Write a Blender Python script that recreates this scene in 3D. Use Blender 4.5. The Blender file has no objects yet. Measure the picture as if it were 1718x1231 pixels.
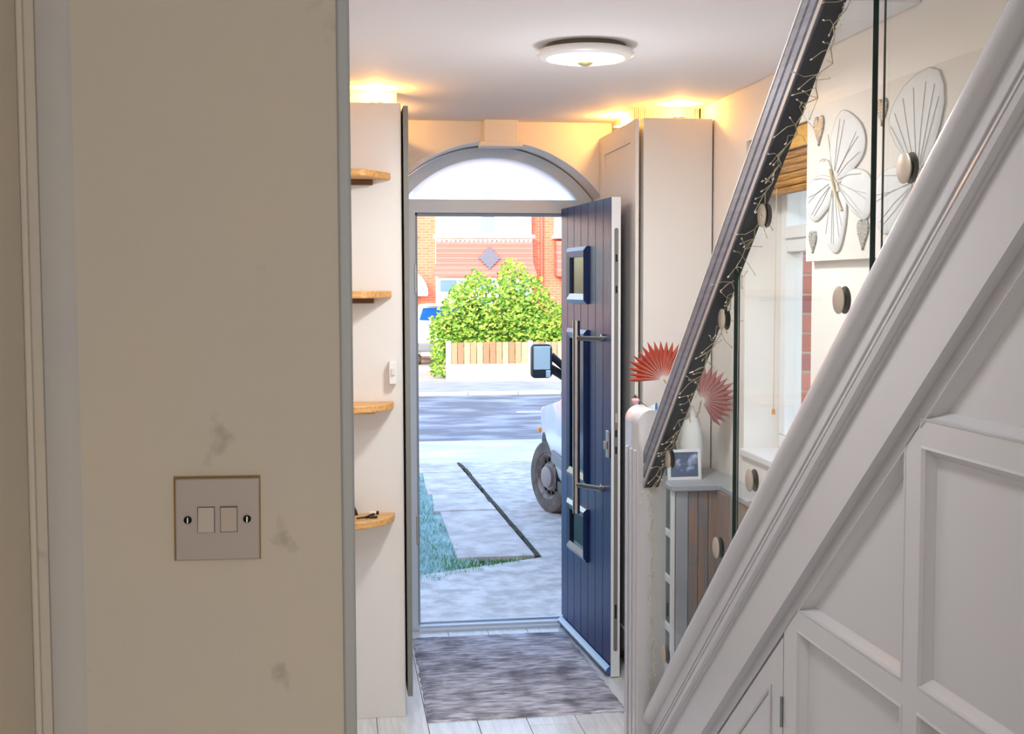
import bpy, bmesh, math, random
from mathutils import Vector, Matrix
random.seed(7)
SC = bpy.context.scene
COL = SC.collection
def S(r, g, b):
    f = lambda c: ((c/255+.055)/1.055)**2.4 if c > 10 else c/255/12.92
    return (f(r), f(g), f(b), 1)

# ------------------------------------------------------------------ camera
cam = bpy.data.cameras.new('camera'); CAM = bpy.data.objects.new('camera', cam); COL.objects.link(CAM)
yaw, pit, rol = math.radians(8.1), math.radians(3.76), math.radians(.17)
fw = Vector((math.sin(yaw)*math.cos(pit), math.cos(yaw)*math.cos(pit), -math.sin(pit)))
rt = Vector((math.cos(yaw), -math.sin(yaw), 0)); up = rt.cross(fw)
rt = rt*math.cos(rol) - up*math.sin(rol); up = rt.cross(fw)
M = Matrix((rt, up, -fw)).transposed().to_4x4(); M.translation = (0, 0, 1.66)
CAM.matrix_world = M
cam.sensor_fit = 'HORIZONTAL'; cam.sensor_width = 36; cam.lens = 36*2100/1718
cam.clip_start = .05; cam.clip_end = 300
SC.camera = CAM

# ------------------------------------------------------------------ sky, sun, lamps, exposure
SUN_EL, SUN_AZ = math.radians(18), math.radians(24)       # low winter sun behind the house, from the left
w = bpy.data.worlds.new('sky'); SC.world = w; w.use_nodes = True
nt = w.node_tree; bg = nt.nodes['Background']
sky = nt.nodes.new('ShaderNodeTexSky'); sky.sky_type = 'NISHITA'; sky.sun_disc = False
sky.sun_elevation = SUN_EL; sky.sun_rotation = math.pi - SUN_AZ*-1
sky.air_density = 1.0; sky.dust_density = 1.5; sky.ozone_density = 1.0
nt.links.new(sky.outputs[0], bg.inputs[0]); bg.inputs[1].default_value = .62
sd = bpy.data.lights.new('sun', 'SUN'); sd.energy = 1.75; sd.angle = math.radians(.6); sd.color = (1, .93, .82)
so = bpy.data.objects.new('sun', sd); COL.objects.link(so)
sdir = Vector((math.sin(SUN_AZ)*math.cos(SUN_EL), math.cos(SUN_AZ)*math.cos(SUN_EL), -math.sin(SUN_EL)))
so.rotation_euler = sdir.to_track_quat('-Z', 'Y').to_euler(); so.location = (-6, -10, 12)
def lamp(name, kind, loc, energy, color, size=.2, size_y=None, rot=(0, 0, 0)):
    d = bpy.data.lights.new(name, kind); d.energy = energy; d.color = color
    if kind == 'AREA':
        d.size = size
        if size_y: d.shape = 'RECTANGLE'; d.size_y = size_y
    else: d.shadow_soft_size = size
    o = bpy.data.objects.new(name, d); COL.objects.link(o); o.location = loc; o.rotation_euler = rot
    return o
# two unseen fill lights added behind the camera to brighten the near surfaces
lamp('rear_high_fill', 'AREA', (.3, -1.6, 2.39), 5.2, (.97, .98, 1), .5)
lamp('rear_cool_fill', 'AREA', (.3, -2.9, 1.5), 18, (.92, .96, 1), 1.0, 1.2, (math.radians(90), 0, 0))
lamp('hall_lamp_light', 'AREA', (.79, 3.9, 2.328), 14, (.96, .98, 1), .22)
lamp('hall_ceiling_fill', 'POINT', (.79, 3.9, 2.00), 2.4, (.97, .98, 1), .08)  # fill light added in mid-air below the fitting to lift the ceiling
lamp('stairwell_fill', 'POINT', (1.25, 2.2, 4.3), 9, (.97, .98, 1), .1)  # unseen fill light high in the stairwell, no fitting modelled
lamp('rear_warm_fill', 'POINT', (.25, -1.2, .75), 3.6, (1, .74, .5), .1)  # added warm fill, unseen, tints the lower part of the switch wall
lamp('panelling_fill', 'AREA', (.25, 2.25, 2.395), 7, (.97, .98, 1), .25)  # added overhead fill, out of view, lights the stair panelling from above
SC.view_settings.view_transform = 'Standard'; SC.view_settings.look = 'None'
SC.view_settings.exposure = 0.52; SC.view_settings.gamma = 1; SC.view_settings.use_curve_mapping = False
SC.cycles.max_bounces = 10; SC.cycles.diffuse_bounces = 5; SC.cycles.transparent_max_bounces = 16
SC.cycles.sample_clamp_indirect = 4; SC.cycles.caustics_reflective = False; SC.cycles.caustics_refractive = False
SC.cycles.use_denoising = True

# ------------------------------------------------------------------ materials
def mat(name, col, rough=.5, metal=0, col2=None, scale=8, stretch=(1, 1, 1), bump=0, bscale=None, spec=.5, detail=4, lo=.35, hi=.65, coat=0, sheen=0):
    m = bpy.data.materials.new(name); m.use_nodes = True
    n = m.node_tree; p = n.nodes['Principled BSDF']
    p.inputs['Base Color'].default_value = col; p.inputs['Roughness'].default_value = rough; p.inputs['Metallic'].default_value = metal
    p.inputs['Specular IOR Level'].default_value = spec
    if coat: p.inputs['Coat Weight'].default_value = coat; p.inputs['Coat Roughness'].default_value = .15
    if col2 or bump:
        tc = n.nodes.new('ShaderNodeTexCoord'); mp = n.nodes.new('ShaderNodeMapping'); mp.inputs['Scale'].default_value = stretch
        n.links.new(tc.outputs['Object'], mp.inputs[0])
    if col2:
        no = n.nodes.new('ShaderNodeTexNoise'); no.inputs['Scale'].default_value = scale; no.inputs['Detail'].default_value = detail
        rp = n.nodes.new('ShaderNodeValToRGB'); rp.color_ramp.elements[0].position = lo; rp.color_ramp.elements[1].position = hi
        rp.color_ramp.elements[0].color = col; rp.color_ramp.elements[1].color = col2
        n.links.new(mp.outputs[0], no.inputs[0]); n.links.new(no.outputs[0], rp.inputs[0]); n.links.new(rp.outputs[0], p.inputs['Base Color'])
    if bump:
        nb = n.nodes.new('ShaderNodeTexNoise'); nb.inputs['Scale'].default_value = bscale or scale; nb.inputs['Detail'].default_value = 5
        b = n.nodes.new('ShaderNodeBump'); b.inputs['Strength'].default_value = bump; b.inputs['Distance'].default_value = .01
        n.links.new(mp.outputs[0], nb.inputs[0]); n.links.new(nb.outputs[0], b.inputs['Height']); n.links.new(b.outputs[0], p.inputs['Normal'])
    return m
def emis(name, col, strength):
    m = mat(name, col); p = m.node_tree.nodes['Principled BSDF']
    p.inputs['Emission Color'].default_value = col; p.inputs['Emission Strength'].default_value = strength
    return m
def glass(name, tint=(1, 1, 1, 1), rough=0.0, refl=.5, haze=0.0, hazecol=(.9, .95, .95, 1)):
    """clear pane: fresnel mix of see-through and mirror (keeps light passing)"""
    m = bpy.data.materials.new(name); m.use_nodes = True; n = m.node_tree; n.nodes.clear()
    out = n.nodes.new('ShaderNodeOutputMaterial'); tr = n.nodes.new('ShaderNodeBsdfTransparent'); gl = n.nodes.new('ShaderNodeBsdfGlossy')
    tr.inputs[0].default_value = tint; gl.inputs['Roughness'].default_value = rough
    fr = n.nodes.new('ShaderNodeLayerWeight'); fr.inputs[0].default_value = .5      # Schlick: .04 + .96 * facing^5
    pw_ = n.nodes.new('ShaderNodeMath'); pw_.operation = 'POWER'; pw_.inputs[1].default_value = 5; n.links.new(fr.outputs['Facing'], pw_.inputs[0])
    ad = n.nodes.new('ShaderNodeMath'); ad.operation = 'MULTIPLY_ADD'; ad.inputs[1].default_value = .96; ad.inputs[2].default_value = .04; n.links.new(pw_.outputs[0], ad.inputs[0]); fr = ad
    mu = n.nodes.new('ShaderNodeMath'); mu.operation = 'MULTIPLY'; mu.inputs[1].default_value = refl
    mx = n.nodes.new('ShaderNodeMixShader')
    n.links.new(fr.outputs[0], mu.inputs[0]); n.links.new(mu.outputs[0], mx.inputs[0]); n.links.new(tr.outputs[0], mx.inputs[1]); n.links.new(gl.outputs[0], mx.inputs[2])
    last = mx
    if haze:
        df = n.nodes.new('ShaderNodeBsdfTranslucent'); df.inputs[0].default_value = hazecol
        m2 = n.nodes.new('ShaderNodeMixShader'); m2.inputs[0].default_value = haze
        n.links.new(mx.outputs[0], m2.inputs[1]); n.links.new(df.outputs[0], m2.inputs[2]); last = m2
    n.links.new(last.outputs[0], out.inputs[0])
    return m
def wall_paint(name, c1, c2, scuff, scale=2.5):
    """old emulsion: broad tone drift plus sparse scuffs"""
    m = mat(name, c1, .75, col2=c2, scale=scale, bump=.06, bscale=60, lo=.3, hi=.7)
    n = m.node_tree; p = n.nodes['Principled BSDF']; src = p.inputs['Base Color'].links[0].from_socket
    tc = n.nodes.new('ShaderNodeTexCoord'); no = n.nodes.new('ShaderNodeTexNoise'); no.inputs['Scale'].default_value = 17; no.inputs['Detail'].default_value = 8
    r = n.nodes.new('ShaderNodeMapRange'); r.inputs[1].default_value = .66; r.inputs[2].default_value = .78; r.inputs[3].default_value = 0; r.inputs[4].default_value = .55
    mx = n.nodes.new('ShaderNodeMixRGB'); mx.inputs[2].default_value = scuff
    n.links.new(tc.outputs['Object'], no.inputs[0]); n.links.new(no.outputs[0], r.inputs[0]); n.links.new(r.outputs[0], mx.inputs[0])
    n.links.new(src, mx.inputs[1]); n.links.new(mx.outputs[0], p.inputs['Base Color'])
    return m
def brick_mat(name, a, b, mortar, scale, axis='XZ', bw=.225, bh=.075):
    m = mat(name, a, .9); n = m.node_tree; p = n.nodes['Principled BSDF']
    tc = n.nodes.new('ShaderNodeTexCoord'); sx = n.nodes.new('ShaderNodeSeparateXYZ'); cx = n.nodes.new('ShaderNodeCombineXYZ')
    n.links.new(tc.outputs['Object'], sx.inputs[0])
    n.links.new(sx.outputs['X' if axis[0] == 'X' else 'Y'], cx.inputs[0]); n.links.new(sx.outputs['Z'], cx.inputs[1])
    br = n.nodes.new('ShaderNodeTexBrick'); br.inputs['Color1'].default_value = a; br.inputs['Color2'].default_value = b; br.inputs['Mortar'].default_value = mortar
    br.inputs['Scale'].default_value = 1; br.inputs['Brick Width'].default_value = bw; br.inputs['Row Height'].default_value = bh; br.inputs['Mortar Size'].default_value = .008
    n.links.new(cx.outputs[0], br.inputs[0]); n.links.new(br.outputs[0], p.inputs['Base Color'])
    return m

WHITE = mat('white_satin_paint', S(226, 223, 222), .35)
GLOSS = mat('white_gloss_woodwork', S(192, 191, 194), .24, bump=.03, bscale=25)
CEIL = mat('ceiling_white', S(232, 230, 232), .8, bump=.03, bscale=30)
CREAM = mat('cream_emulsion', S(231, 224, 217), .7, bump=.03, bscale=50)
SWALL = wall_paint('scuffed_wall', S(192, 187, 180), S(200, 189, 171), S(112, 104, 90))
SWALL2 = wall_paint('scuffed_side_wall', S(204, 196, 182), S(210, 198, 176), S(120, 112, 98))
STRIP = wall_paint('painted_strip', S(182, 181, 180), S(188, 183, 174), S(140, 130, 118), 4)
UPVC = mat('white_upvc', S(232, 234, 236), .25)
TRIMG = mat('grey_white_trim', S(164, 167, 168), .45, bump=.04, bscale=30)
CABW = mat('cabinet_white', S(224, 219, 213), .45)
CABG = mat('cabinet_door_edge', S(122, 122, 116), .45)
OAK = mat('oak', S(224, 176, 112), .45, col2=S(200, 142, 78), scale=6, stretch=(2, 14, 14), bump=.1, bscale=12)
OAKD = mat('dark_batten', S(96, 62, 36), .6)
NICK = mat('brushed_nickel', S(184, 174, 160), .42, .6)
STEEL = mat('brushed_steel', S(190, 184, 178), .28, 1)
BLACK = mat('black', S(14, 14, 15), .4)
RUBBER = mat('dark_rubber', S(84, 76, 72), .85, col2=S(112, 101, 94), scale=9)
RAILG = mat('grey_stained_timber', S(104, 106, 118), .42, col2=S(124, 126, 138), scale=3, stretch=(30, 1, 30), bump=.15, bscale=20)
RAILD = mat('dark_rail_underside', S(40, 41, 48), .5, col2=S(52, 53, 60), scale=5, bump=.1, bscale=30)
NAVY = mat('navy_grained_door', S(8, 34, 92), .32, col2=S(14, 46, 112), scale=4, stretch=(14, 14, 1), bump=.25, bscale=14, spec=.3)
NAVYT = mat('navy_moulding', S(12, 36, 84), .3, coat=.3)
GREYPLATE = mat('galvanised_strip', S(168, 166, 160), .4, .8)
DGLASS = mat('dark_door_glass', S(8, 10, 14), .12, spec=.15)
FLOORM = mat('pale_plank', S(220, 221, 222), .28, col2=S(202, 201, 199), scale=5, stretch=(14, 1.2, 14), bump=.05, bscale=10)
PANEG = glass('window_glass', refl=.8)
BALG = glass('balustrade_glass', (.965, .985, .975, 1), refl=.5)
GEDGE = mat('green_glass_edge', S(6, 40, 34), .15)
FROST = glass('frosted_fanlight', (.97, .98, .98, 1), .2, .4, haze=.72, hazecol=(.98, .98, .98, 1))
MIRROR = mat('mirror', S(225, 232, 235), .03, 1)

# ------------------------------------------------------------------ builders
ORG = {}
def finish(name, bm, m, parent=None, smooth=False, loc=None, local=False):
    me = bpy.data.meshes.new(name)
    bmesh.ops.recalc_face_normals(bm, faces=bm.faces[:])
    org = Vector((0, 0, 0))
    if parent is not None: org = ORG.get(parent, org)
    elif loc is not None: org = Vector(loc)
    elif not local and len(bm.verts):
        xs = [v.co for v in bm.verts]
        org = Vector(((min(v.x for v in xs)+max(v.x for v in xs))/2, (min(v.y for v in xs)+max(v.y for v in xs))/2, min(v.z for v in xs)))
    if org.length: bmesh.ops.translate(bm, verts=bm.verts[:], vec=-org)
    bm.to_mesh(me); bm.free()
    for k in (m if isinstance(m, (list, tuple)) else [m]): me.materials.append(k)
    if smooth:
        for p in me.polygons: p.use_smooth = True
        try: me.set_sharp_from_angle(angle=math.radians(40))
        except Exception: pass
    o = bpy.data.objects.new(name, me); COL.objects.link(o)
    if parent is not None: o.parent = parent; ORG[o] = org
    else: o.location = org; ORG[o] = org
    return o
def tag(o, label=None, cat=None, group=None, kind=None):
    if label: o['label'] = label
    if cat: o['category'] = cat
    if group: o['group'] = group
    if kind: o['kind'] = kind
    return o
def thing(name, loc, label, cat, group=None, kind=None, rot=None):
    o = bpy.data.objects.new(name, None); COL.objects.link(o); o.location = loc; o.empty_display_size = .05
    ORG[o] = Vector(loc)
    if rot is not None: o.rotation_euler = rot; ORG[o] = Vector((0, 0, 0))
    return tag(o, label, cat, group, kind)
def box(bm, a, b, bev=0, seg=2):
    x0, y0, z0 = [min(a[i], b[i]) for i in range(3)]; x1, y1, z1 = [max(a[i], b[i]) for i in range(3)]
    v = [bm.verts.new(c) for c in ((x0,y0,z0),(x1,y0,z0),(x1,y1,z0),(x0,y1,z0),(x0,y0,z1),(x1,y0,z1),(x1,y1,z1),(x0,y1,z1))]
    fs = [bm.faces.new([v[i] for i in q]) for q in ((0,3,2,1),(4,5,6,7),(0,1,5,4),(1,2,6,5),(2,3,7,6),(3,0,4,7))]
    if bev:
        es = list({e for f in fs for e in f.edges})
        bmesh.ops.bevel(bm, geom=es, offset=bev, segments=seg, affect='EDGES', profile=.5)
def prism(bm, poly, axis, a, b, bev=0, seg=2):
    """extrude 2D poly along axis 'x' (poly=(y,z)), 'y' (poly=(x,z)) or 'z' (poly=(x,y))"""
    def P(p, t): return (t, p[0], p[1]) if axis == 'x' else (p[0], t, p[1]) if axis == 'y' else (p[0], p[1], t)
    va = [bm.verts.new(P(p, a)) for p in poly]; vb = [bm.verts.new(P(p, b)) for p in poly]; n = len(poly)
    fs = [bm.faces.new(va), bm.faces.new(vb[::-1])] + [bm.faces.new((va[i], vb[i], vb[(i+1) % n], va[(i+1) % n])) for i in range(n)]
    bmesh.ops.recalc_face_normals(bm, faces=fs)
    if bev:
        es = list({e for f in fs for e in f.edges})
        bmesh.ops.bevel(bm, geom=es, offset=bev, segments=seg, affect='EDGES', profile=.5)
def tube(bm, pts, r, n=6, taper=None, cap=True):
    pts = [Vector(p) for p in pts]; rings = []
    for i, p in enumerate(pts):
        d = (pts[min(i+1, len(pts)-1)] - pts[max(i-1, 0)]).normalized()
        a = d.cross(Vector((0, 0, 1)))
        if a.length < 1e-3: a = d.cross(Vector((1, 0, 0)))
        a.normalize(); b = d.cross(a); rr = r if taper is None else r*(1+(taper-1)*i/(len(pts)-1))
        rings.append([bm.verts.new(p + (a*math.cos(2*math.pi*k/n) + b*math.sin(2*math.pi*k/n))*rr) for k in range(n)])
    for i in range(len(rings)-1):
        for k in range(n): bm.faces.new((rings[i][k], rings[i][(k+1) % n], rings[i+1][(k+1) % n], rings[i+1][k]))
    if cap: bm.faces.new(rings[0][::-1]); bm.faces.new(rings[-1])
def lathe(bm, prof, c=(0, 0, 0), n=32, axis='z'):
    """prof=[(r,h)...] revolved round an axis through c"""
    c = Vector(c); rings = []
    def P(r, h, t):
        u, v = r*math.cos(t), r*math.sin(t)
        return c + (Vector((u, v, h)) if axis == 'z' else Vector((h, u, v)) if axis == 'x' else Vector((u, h, v)))
    for r, h in prof:
        rings.append([bm.verts.new(P(0, h, 0))] if r < 1e-6 else [bm.verts.new(P(r, h, 2*math.pi*k/n)) for k in range(n)])
    for A, B in zip(rings, rings[1:]):
        for k in range(n):
            q = [A[k % len(A)], A[(k+1) % len(A)], B[(k+1) % len(B)], B[k % len(B)]]
            u = []
            for x in q:
                if x not in u: u.append(x)
            if len(u) > 2: bm.faces.new(u)
def sweep(bm, prof, p0, p1, ux, uz):
    """prof 2D (u,v) carried straight from p0 to p1, u along ux, v along uz"""
    p0, p1, ux, uz = Vector(p0), Vector(p1), Vector(ux), Vector(uz); n = len(prof)
    A = [bm.verts.new(p0 + ux*u + uz*v) for u, v in prof]; B = [bm.verts.new(p1 + ux*u + uz*v) for u, v in prof]
    bm.faces.new(A); bm.faces.new(B[::-1])
    for i in range(n): bm.faces.new((A[i], B[i], B[(i+1) % n], A[(i+1) % n]))
def N(): return bmesh.new()
def bx(name, a, b, m, parent=None, bev=0, **k):
    bm = N(); box(bm, a, b, bev); return finish(name, bm, m, parent, **k)
def cut(o, cutters):
    """boolean the cutters out of o, keep plain mesh"""
    for c in cutters:
        md = o.modifiers.new('cut', 'BOOLEAN'); md.operation = 'DIFFERENCE'; md.object = c; md.solver = 'EXACT'
    bpy.context.view_layer.update()
    dg = bpy.context.evaluated_depsgraph_get()
    me = bpy.data.meshes.new_from_object(o.evaluated_get(dg)); o.modifiers.clear(); old = o.data; o.data = me; me.name = o.name
    for c in cutters: bpy.data.objects.remove(c, do_unlink=True)
    bpy.data.meshes.remove(old)
    return o
def struct(o, label): return tag(o, label, kind='structure')
def copy_thing(src, loc, label=None):
    r = src.copy(); COL.objects.link(r); r.location = loc
    if label: r['label'] = label
    for ch in list(src.children):
        c = ch.copy(); COL.objects.link(c); c.parent = r
        for g in list(ch.children):
            d = g.copy(); COL.objects.link(d); d.parent = c
    return r

CZ = 2.405          # ceiling height
G = -.30            # outside ground level
XR = 1.56           # right hall wall
# ================================================================== ROOM SHELL
fl = bx('floor', (-.45, -3.1, -.12), (1.7, 5.93, -.012), mat('subfloor', S(150, 145, 140)), ); struct(fl, 'floor of pale wooden planks running to the front door')
rows = [(-.426 + .19*i) for i in range(11)]
for i, x in enumerate(rows):
    y = -3.05 + (i*.47) % 1.2 - 1.2
    while y < 5.9:
        a, b = max(y, -3.05), min(y+1.2, 5.92)
        if b - a > .02: bx('plank', (x+.001, a+.001, -.012), (x+.189, b-.001, 0), FLOORM, fl, .0012)
        y += 1.2
ce = N(); box(ce, (-.45, -3.1, CZ), (.895, 5.735, CZ+.15)); box(ce, (.895, 3.2, CZ), (1.555, 5.735, CZ+.15)); box(ce, (.895, -3.1, CZ), (1.555, .4, CZ+.15))
struct(finish('ceiling', ce, CEIL), 'plain white hall ceiling carrying the round light')
# front wall with arched opening
def arc(cx, cz, R, x0, x1, n=28):
    t0, t1 = math.acos((x0-cx)/R), math.acos((x1-cx)/R)
    return [(cx+R*math.cos(t0+(t1-t0)*i/n), cz+R*math.sin(t0+(t1-t0)*i/n)) for i in range(n+1)]
wf = bx('wall_front', (-.6, 5.74, G-.2), (1.86, 6.05, 2.60), [CREAM])
op = arc(.745, 1.703, .613, .25, 1.24)
bm = N(); prism(bm, [(.25, -.05)] + op + [(1.24, -.05)], 'y', 5.6, 6.2); c1 = finish('cutter', bm, CREAM)
struct(cut(wf, [c1]), 'cream front wall pierced by the arched doorway')
# arch archivolt + keystone
bm = N(); pts = arc(.745, 1.703, .613, .25, 1.24, 36); pto = arc(.745, 1.703, .632, .24, 1.25, 36)
va = [[bm.verts.new((p[0], y, p[1])) for p in pp] for pp, y in ((pts, 5.735), (pto, 5.735), (pts, 5.745), (pto, 5.745))]
for i in range(36):
    bm.faces.new((va[0][i], va[0][i+1], va[1][i+1], va[1][i])); bm.faces.new((va[1][i], va[1][i+1], va[3][i+1], va[3][i]))
    bm.faces.new((va[0][i], va[0][i+1], va[2][i+1], va[2][i])); bm.faces.new((va[2][i], va[2][i+1], va[3][i+1], va[3][i]))
struct(finish('trim_3', bm, WHITE), 'thin raised white edge following the curve of the door arch')
bm = N(); box(bm, (.684, 5.66, 2.30), (.838, 5.74, CZ), .004); box(bm, (.664, 5.645, 2.282), (.856, 5.74, 2.304), .004)
struct(finish('trim_4', bm, CREAM), 'plain keystone block between arch top and ceiling')
# other walls
bx_l = bx('wall_left', (-.3, 1.42, 0), (-.102, 5.735, CZ), CREAM); struct(bx_l, 'cream left hall wall behind the tall shelf cabinet')
struct(bx('wall_left_near', (-.42, -3.1, 0), (-.308, 1.42, CZ), SWALL2), 'cream side wall at the far left edge of the photo')
struct(bx('wall_left_return', (-.308, 1.32, 0), (.006, 1.42, CZ), SWALL), 'scuffed beige wall end carrying the double light switch')
bm = N(); box(bm, (.006, 1.317, 0), (.0195, 1.425, CZ), .0025); struct(finish('trim_1', bm, TRIMG), 'narrow pale grey edging strip down the corner of the switch wall')
bm = N(); prism(bm, [(-.293, 1.321), (-.290, 1.3165), (-.283, 1.3145), (-.270, 1.3148), (-.261, 1.317), (-.256, 1.321)], 'z', 0, CZ); struct(finish('trim_2', bm, STRIP, smooth=True), 'rounded raised plaster strip near the left corner of the switch wall')
bm = N(); box(bm, (-.308, 1.312, 0), (-.3015, 1.32, CZ), .002); struct(finish('trim_5', bm, SWALL), 'thin caulked bead in the left wall corner')
struct(bx('wall_back', (-.42, -3.2, 0), (1.7, -3.05, CZ), CREAM), 'rear wall of the back room')
struct(bx('wall_right_near', (.955, -3.1, 0), (1.1, .8, CZ), CREAM), 'right wall beyond the stair panelling')
# right wall with side window
WY0, WY1, WZ0, WZ1 = 3.95, 4.625, 1.02, 2.2
bm = N(); box(bm, (XR, 0.4, -.02), (1.76, WY0, 4.9)); box(bm, (XR, WY1, -.02), (1.76, 5.745, 4.9)); box(bm, (XR, WY0, -.02), (1.76, WY1, WZ0)); box(bm, (XR, WY0, WZ1), (1.76, WY1, 4.9))
wr = struct(finish('wall_right', bm, CREAM), 'cream right wall beside the stairs, with a side window')
bm = N(); box(bm, (.8, .3, CZ+.15), (1.555, .4, 4.9)); box(bm, (.80, .4, CZ+.15), (.89, 3.3, 4.9)); box(bm, (.8, 3.3, CZ+.15), (1.555, 3.4, 4.9)); box(bm, (.80, .3, 4.9), (1.76, 3.4, 5.0))
struct(finish('wall_stairwell', bm, CREAM), 'walls enclosing the stairwell above the hall')
# outer brick leaf at the window's far jamb
BR = [mat('brick_a', S(196, 92, 74), .9, bump=.3, bscale=60), mat('brick_b', S(208, 112, 96), .9, bump=.3, bscale=60), mat('brick_c', S(178, 82, 80), .9, bump=.3, bscale=60)]
ol = bx('wall_right_outer', (1.78, WY1+.012, G), (1.86, 6.05, 2.6), mat('mortar', S(206, 198, 190), .95)); struct(ol, 'outer brick leaf seen through the side window')
z = .95; k = 0
while z < 2.25:
    L = .105 if k % 2 else .215
    bx('brick', (1.775, WY1, z), (1.868, WY1+L, z+.065), BR[(k*7) % 3], ol, .003); z += .075; k += 1
bm = N(); box(bm, (1.78, 0.4, G), (1.86, WY0-.0, 2.6)); box(bm, (1.78, WY0, G), (1.86, WY1+.012, .98)); box(bm, (1.78, WY0, WZ1+.02), (1.86, WY1+.012, 2.6))
struct(finish('wall_side_outer', bm, brick_mat('brick_leaf', S(190, 90, 72), S(206, 112, 92), S(205, 198, 190), 1, 'YZ')), 'outer brickwork round the side window')
# side window
wi = struct(bx('window_1', (1.70, WY0, WZ0), (1.775, WY1, WZ0+.06), UPVC, None, .004), 'white side window beside the stairs, half hidden by a bamboo blind')
def wpart(n, y0, z0, y1, z1, x0=1.70, x1=1.77): return bx(n, (x0, y0, z0), (x1, y1, z1), UPVC, wi, .004)
wpart('frame_jamb', WY1-.055, WZ0+.061, WY1, WZ1); wpart('frame_jamb', WY0, WZ0+.061, WY0+.055, WZ1); wpart('frame_head', WY0+.0555, WZ1-.06, WY1-.0555, WZ1); wpart('transom', WY0+.0555, 1.78, WY1-.0555, 1.83)
wpart('sash_stile', WY1-.10, 1.83, WY1-.05, WZ1-.055, 1.685, 1.765); wpart('sash_stile', WY0+.05, 1.83, WY0+.10, WZ1-.055, 1.685, 1.765); wpart('sash_rail', WY0+.1005, 1.83, WY1-.1005, 1.875, 1.685, 1.765); wpart('sash_rail', WY0+.1005, WZ1-.10, WY1-.1005, WZ1-.055, 1.685, 1.765)
bx('pane', (1.735, WY0+.05, WZ0+.055), (1.74, WY1-.05, 1.782), PANEG, wi); bx('pane', (1.73, WY0+.095, 1.87), (1.735, WY1-.095, WZ1-.095), PANEG, wi)
bx('window_sill', (1.545, WY0-.03, WZ0-.02), (1.70, WY1+.01, WZ0+.008), WHITE, wi, .005)
# baseboards
for nm, a, b in (('baseboard_left', (-.1, 1.45, 0), (-.085, 4.73, .12)), ('baseboard_right', (1.545, 3.65, 0), (1.56, 4.4, .12))):
    struct(bx(nm, a, b, WHITE, None, .004), 'white skirting board, ' + nm.split('_')[1] + ' side of the hall')

# ================================================================== DOOR FRAME
FR = mat('door_frame_white', S(206, 214, 224), .3)
bm = N(); prism(bm, [(.258, -.03)] + [(x, z) for x, z in arc(.745, 1.70, .610, .258, 1.232)] + [(1.232, -.03)], 'y', 5.93, 6.0)
df = finish('door_1', bm, FR)
bm = N(); prism(bm, arc(.75, 1.727, .533, .75-.4146, .75+.4146), 'y', 5.8, 6.2); c1 = finish('cutter', bm, FR)
bm = N(); box(bm, (.385, 5.8, .022), (1.115, 6.2, 2.0)); c2 = finish('cutter', bm, FR)
struct(cut(df, [c1, c2]), 'white front door frame with an arched fanlight over the opening')
bm = N(); prism(bm, arc(.75, 1.727, .536, .75-.4186, .75+.4186), 'y', 5.962, 5.968); finish('fanlight_pane', bm, FROST, df)
GREYF = mat('grey_rebate', S(150, 160, 168), .4)
bm = N(); box(bm, (.385, 5.945, .03), (.397, 5.995, 2.0), .002); box(bm, (.385, 5.945, 1.985), (1.115, 5.995, 2.0), .002); finish('rebate_seal', bm, GREYF, df)
bx('threshold', (.385, 5.90, -.005), (1.115, 6.03, .012), FR, df, .004); bx('threshold_bar', (.385, 5.975, .012), (1.115, 5.99, .03), mat('aluminium_sill', S(150, 168, 188), .3, .6), df, .003)
for z in (.42, 1.62): bx('hinge_keep', (.380, 5.925, z), (.390, 5.94, z+.14), GREYPLATE, df, .002)

# ================================================================== FRONT DOOR LEAF
hx, hy = 1.083, 5.925; ux, uy = .0677, -.9977              # face runs from hinge to free edge
FD = thing('front_door', (hx, hy, .004), 'navy blue boarded front door standing open, long steel pull handle', 'door', rot=(0, 0, math.atan2(uy, ux)))
# local frame: +x along the leaf from hinge, +y towards the room's left (outer face), z up ; face at y=0, leaf body y<0
def dl(n, a, b, m, p=FD, bev=0): return bx(n, a, b, m, p, bev)
LW, LH, TH = .842, 2.016, .040
holes = [(.165, 1.57, .50, 1.825), (.165, .765, .50, 1.455), (.165, .415, .50, .655)]
core = dl('slab', (0, -TH, 0), (LW-.002, -.008, LH), mat('leaf_core', S(20, 44, 92), .5)); 
pw = LW/7
for i in range(7):
    x0, x1 = i*pw+.0015, (i+1)*pw-.0015
    dl('plank', (x0, -.010, .05), (x1, 0, LH), NAVY, FD, .0025)
dl('white_edge', (LW-.002, -TH, 0), (LW+.001, -.001, LH), UPVC); 
bm = N(); prism(bm, [(-.021 + .0085*math.cos(t), (.12 if s else 1.88) + .009*math.sin(t)) for s, t in [(1, math.pi + math.pi*i/8) for i in range(9)] + [(0, math.pi*i/8) for i in range(9)]], 'x', LW, LW+.003)
lp = finish('lock_strip', bm, mat('lock_strip_grey', S(128, 126, 120), .45, .3), FD)
for z in (.25, .28, .95, 1.02, 1.62, 1.75): bx('keep', (LW+.003, -.026, z), (LW+.0045, -.017, z+.03), BLACK, lp, .001)
bx('latch', (LW+.003, -.027, 1.08), (LW+.006, -.016, 1.12), STEEL, lp, .001)
bm = N(); sweep(bm, [(0, 0), (.014, .004), (.018, .012), (.014, .022), (0, .034)], (0, 0, .010), (LW-.01, 0, .010), (0, 1, 0), (0, 0, 1)); finish('weather_bar', bm, mat('blue_weather_bar', S(46, 104, 170), .25), FD, smooth=True)
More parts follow.
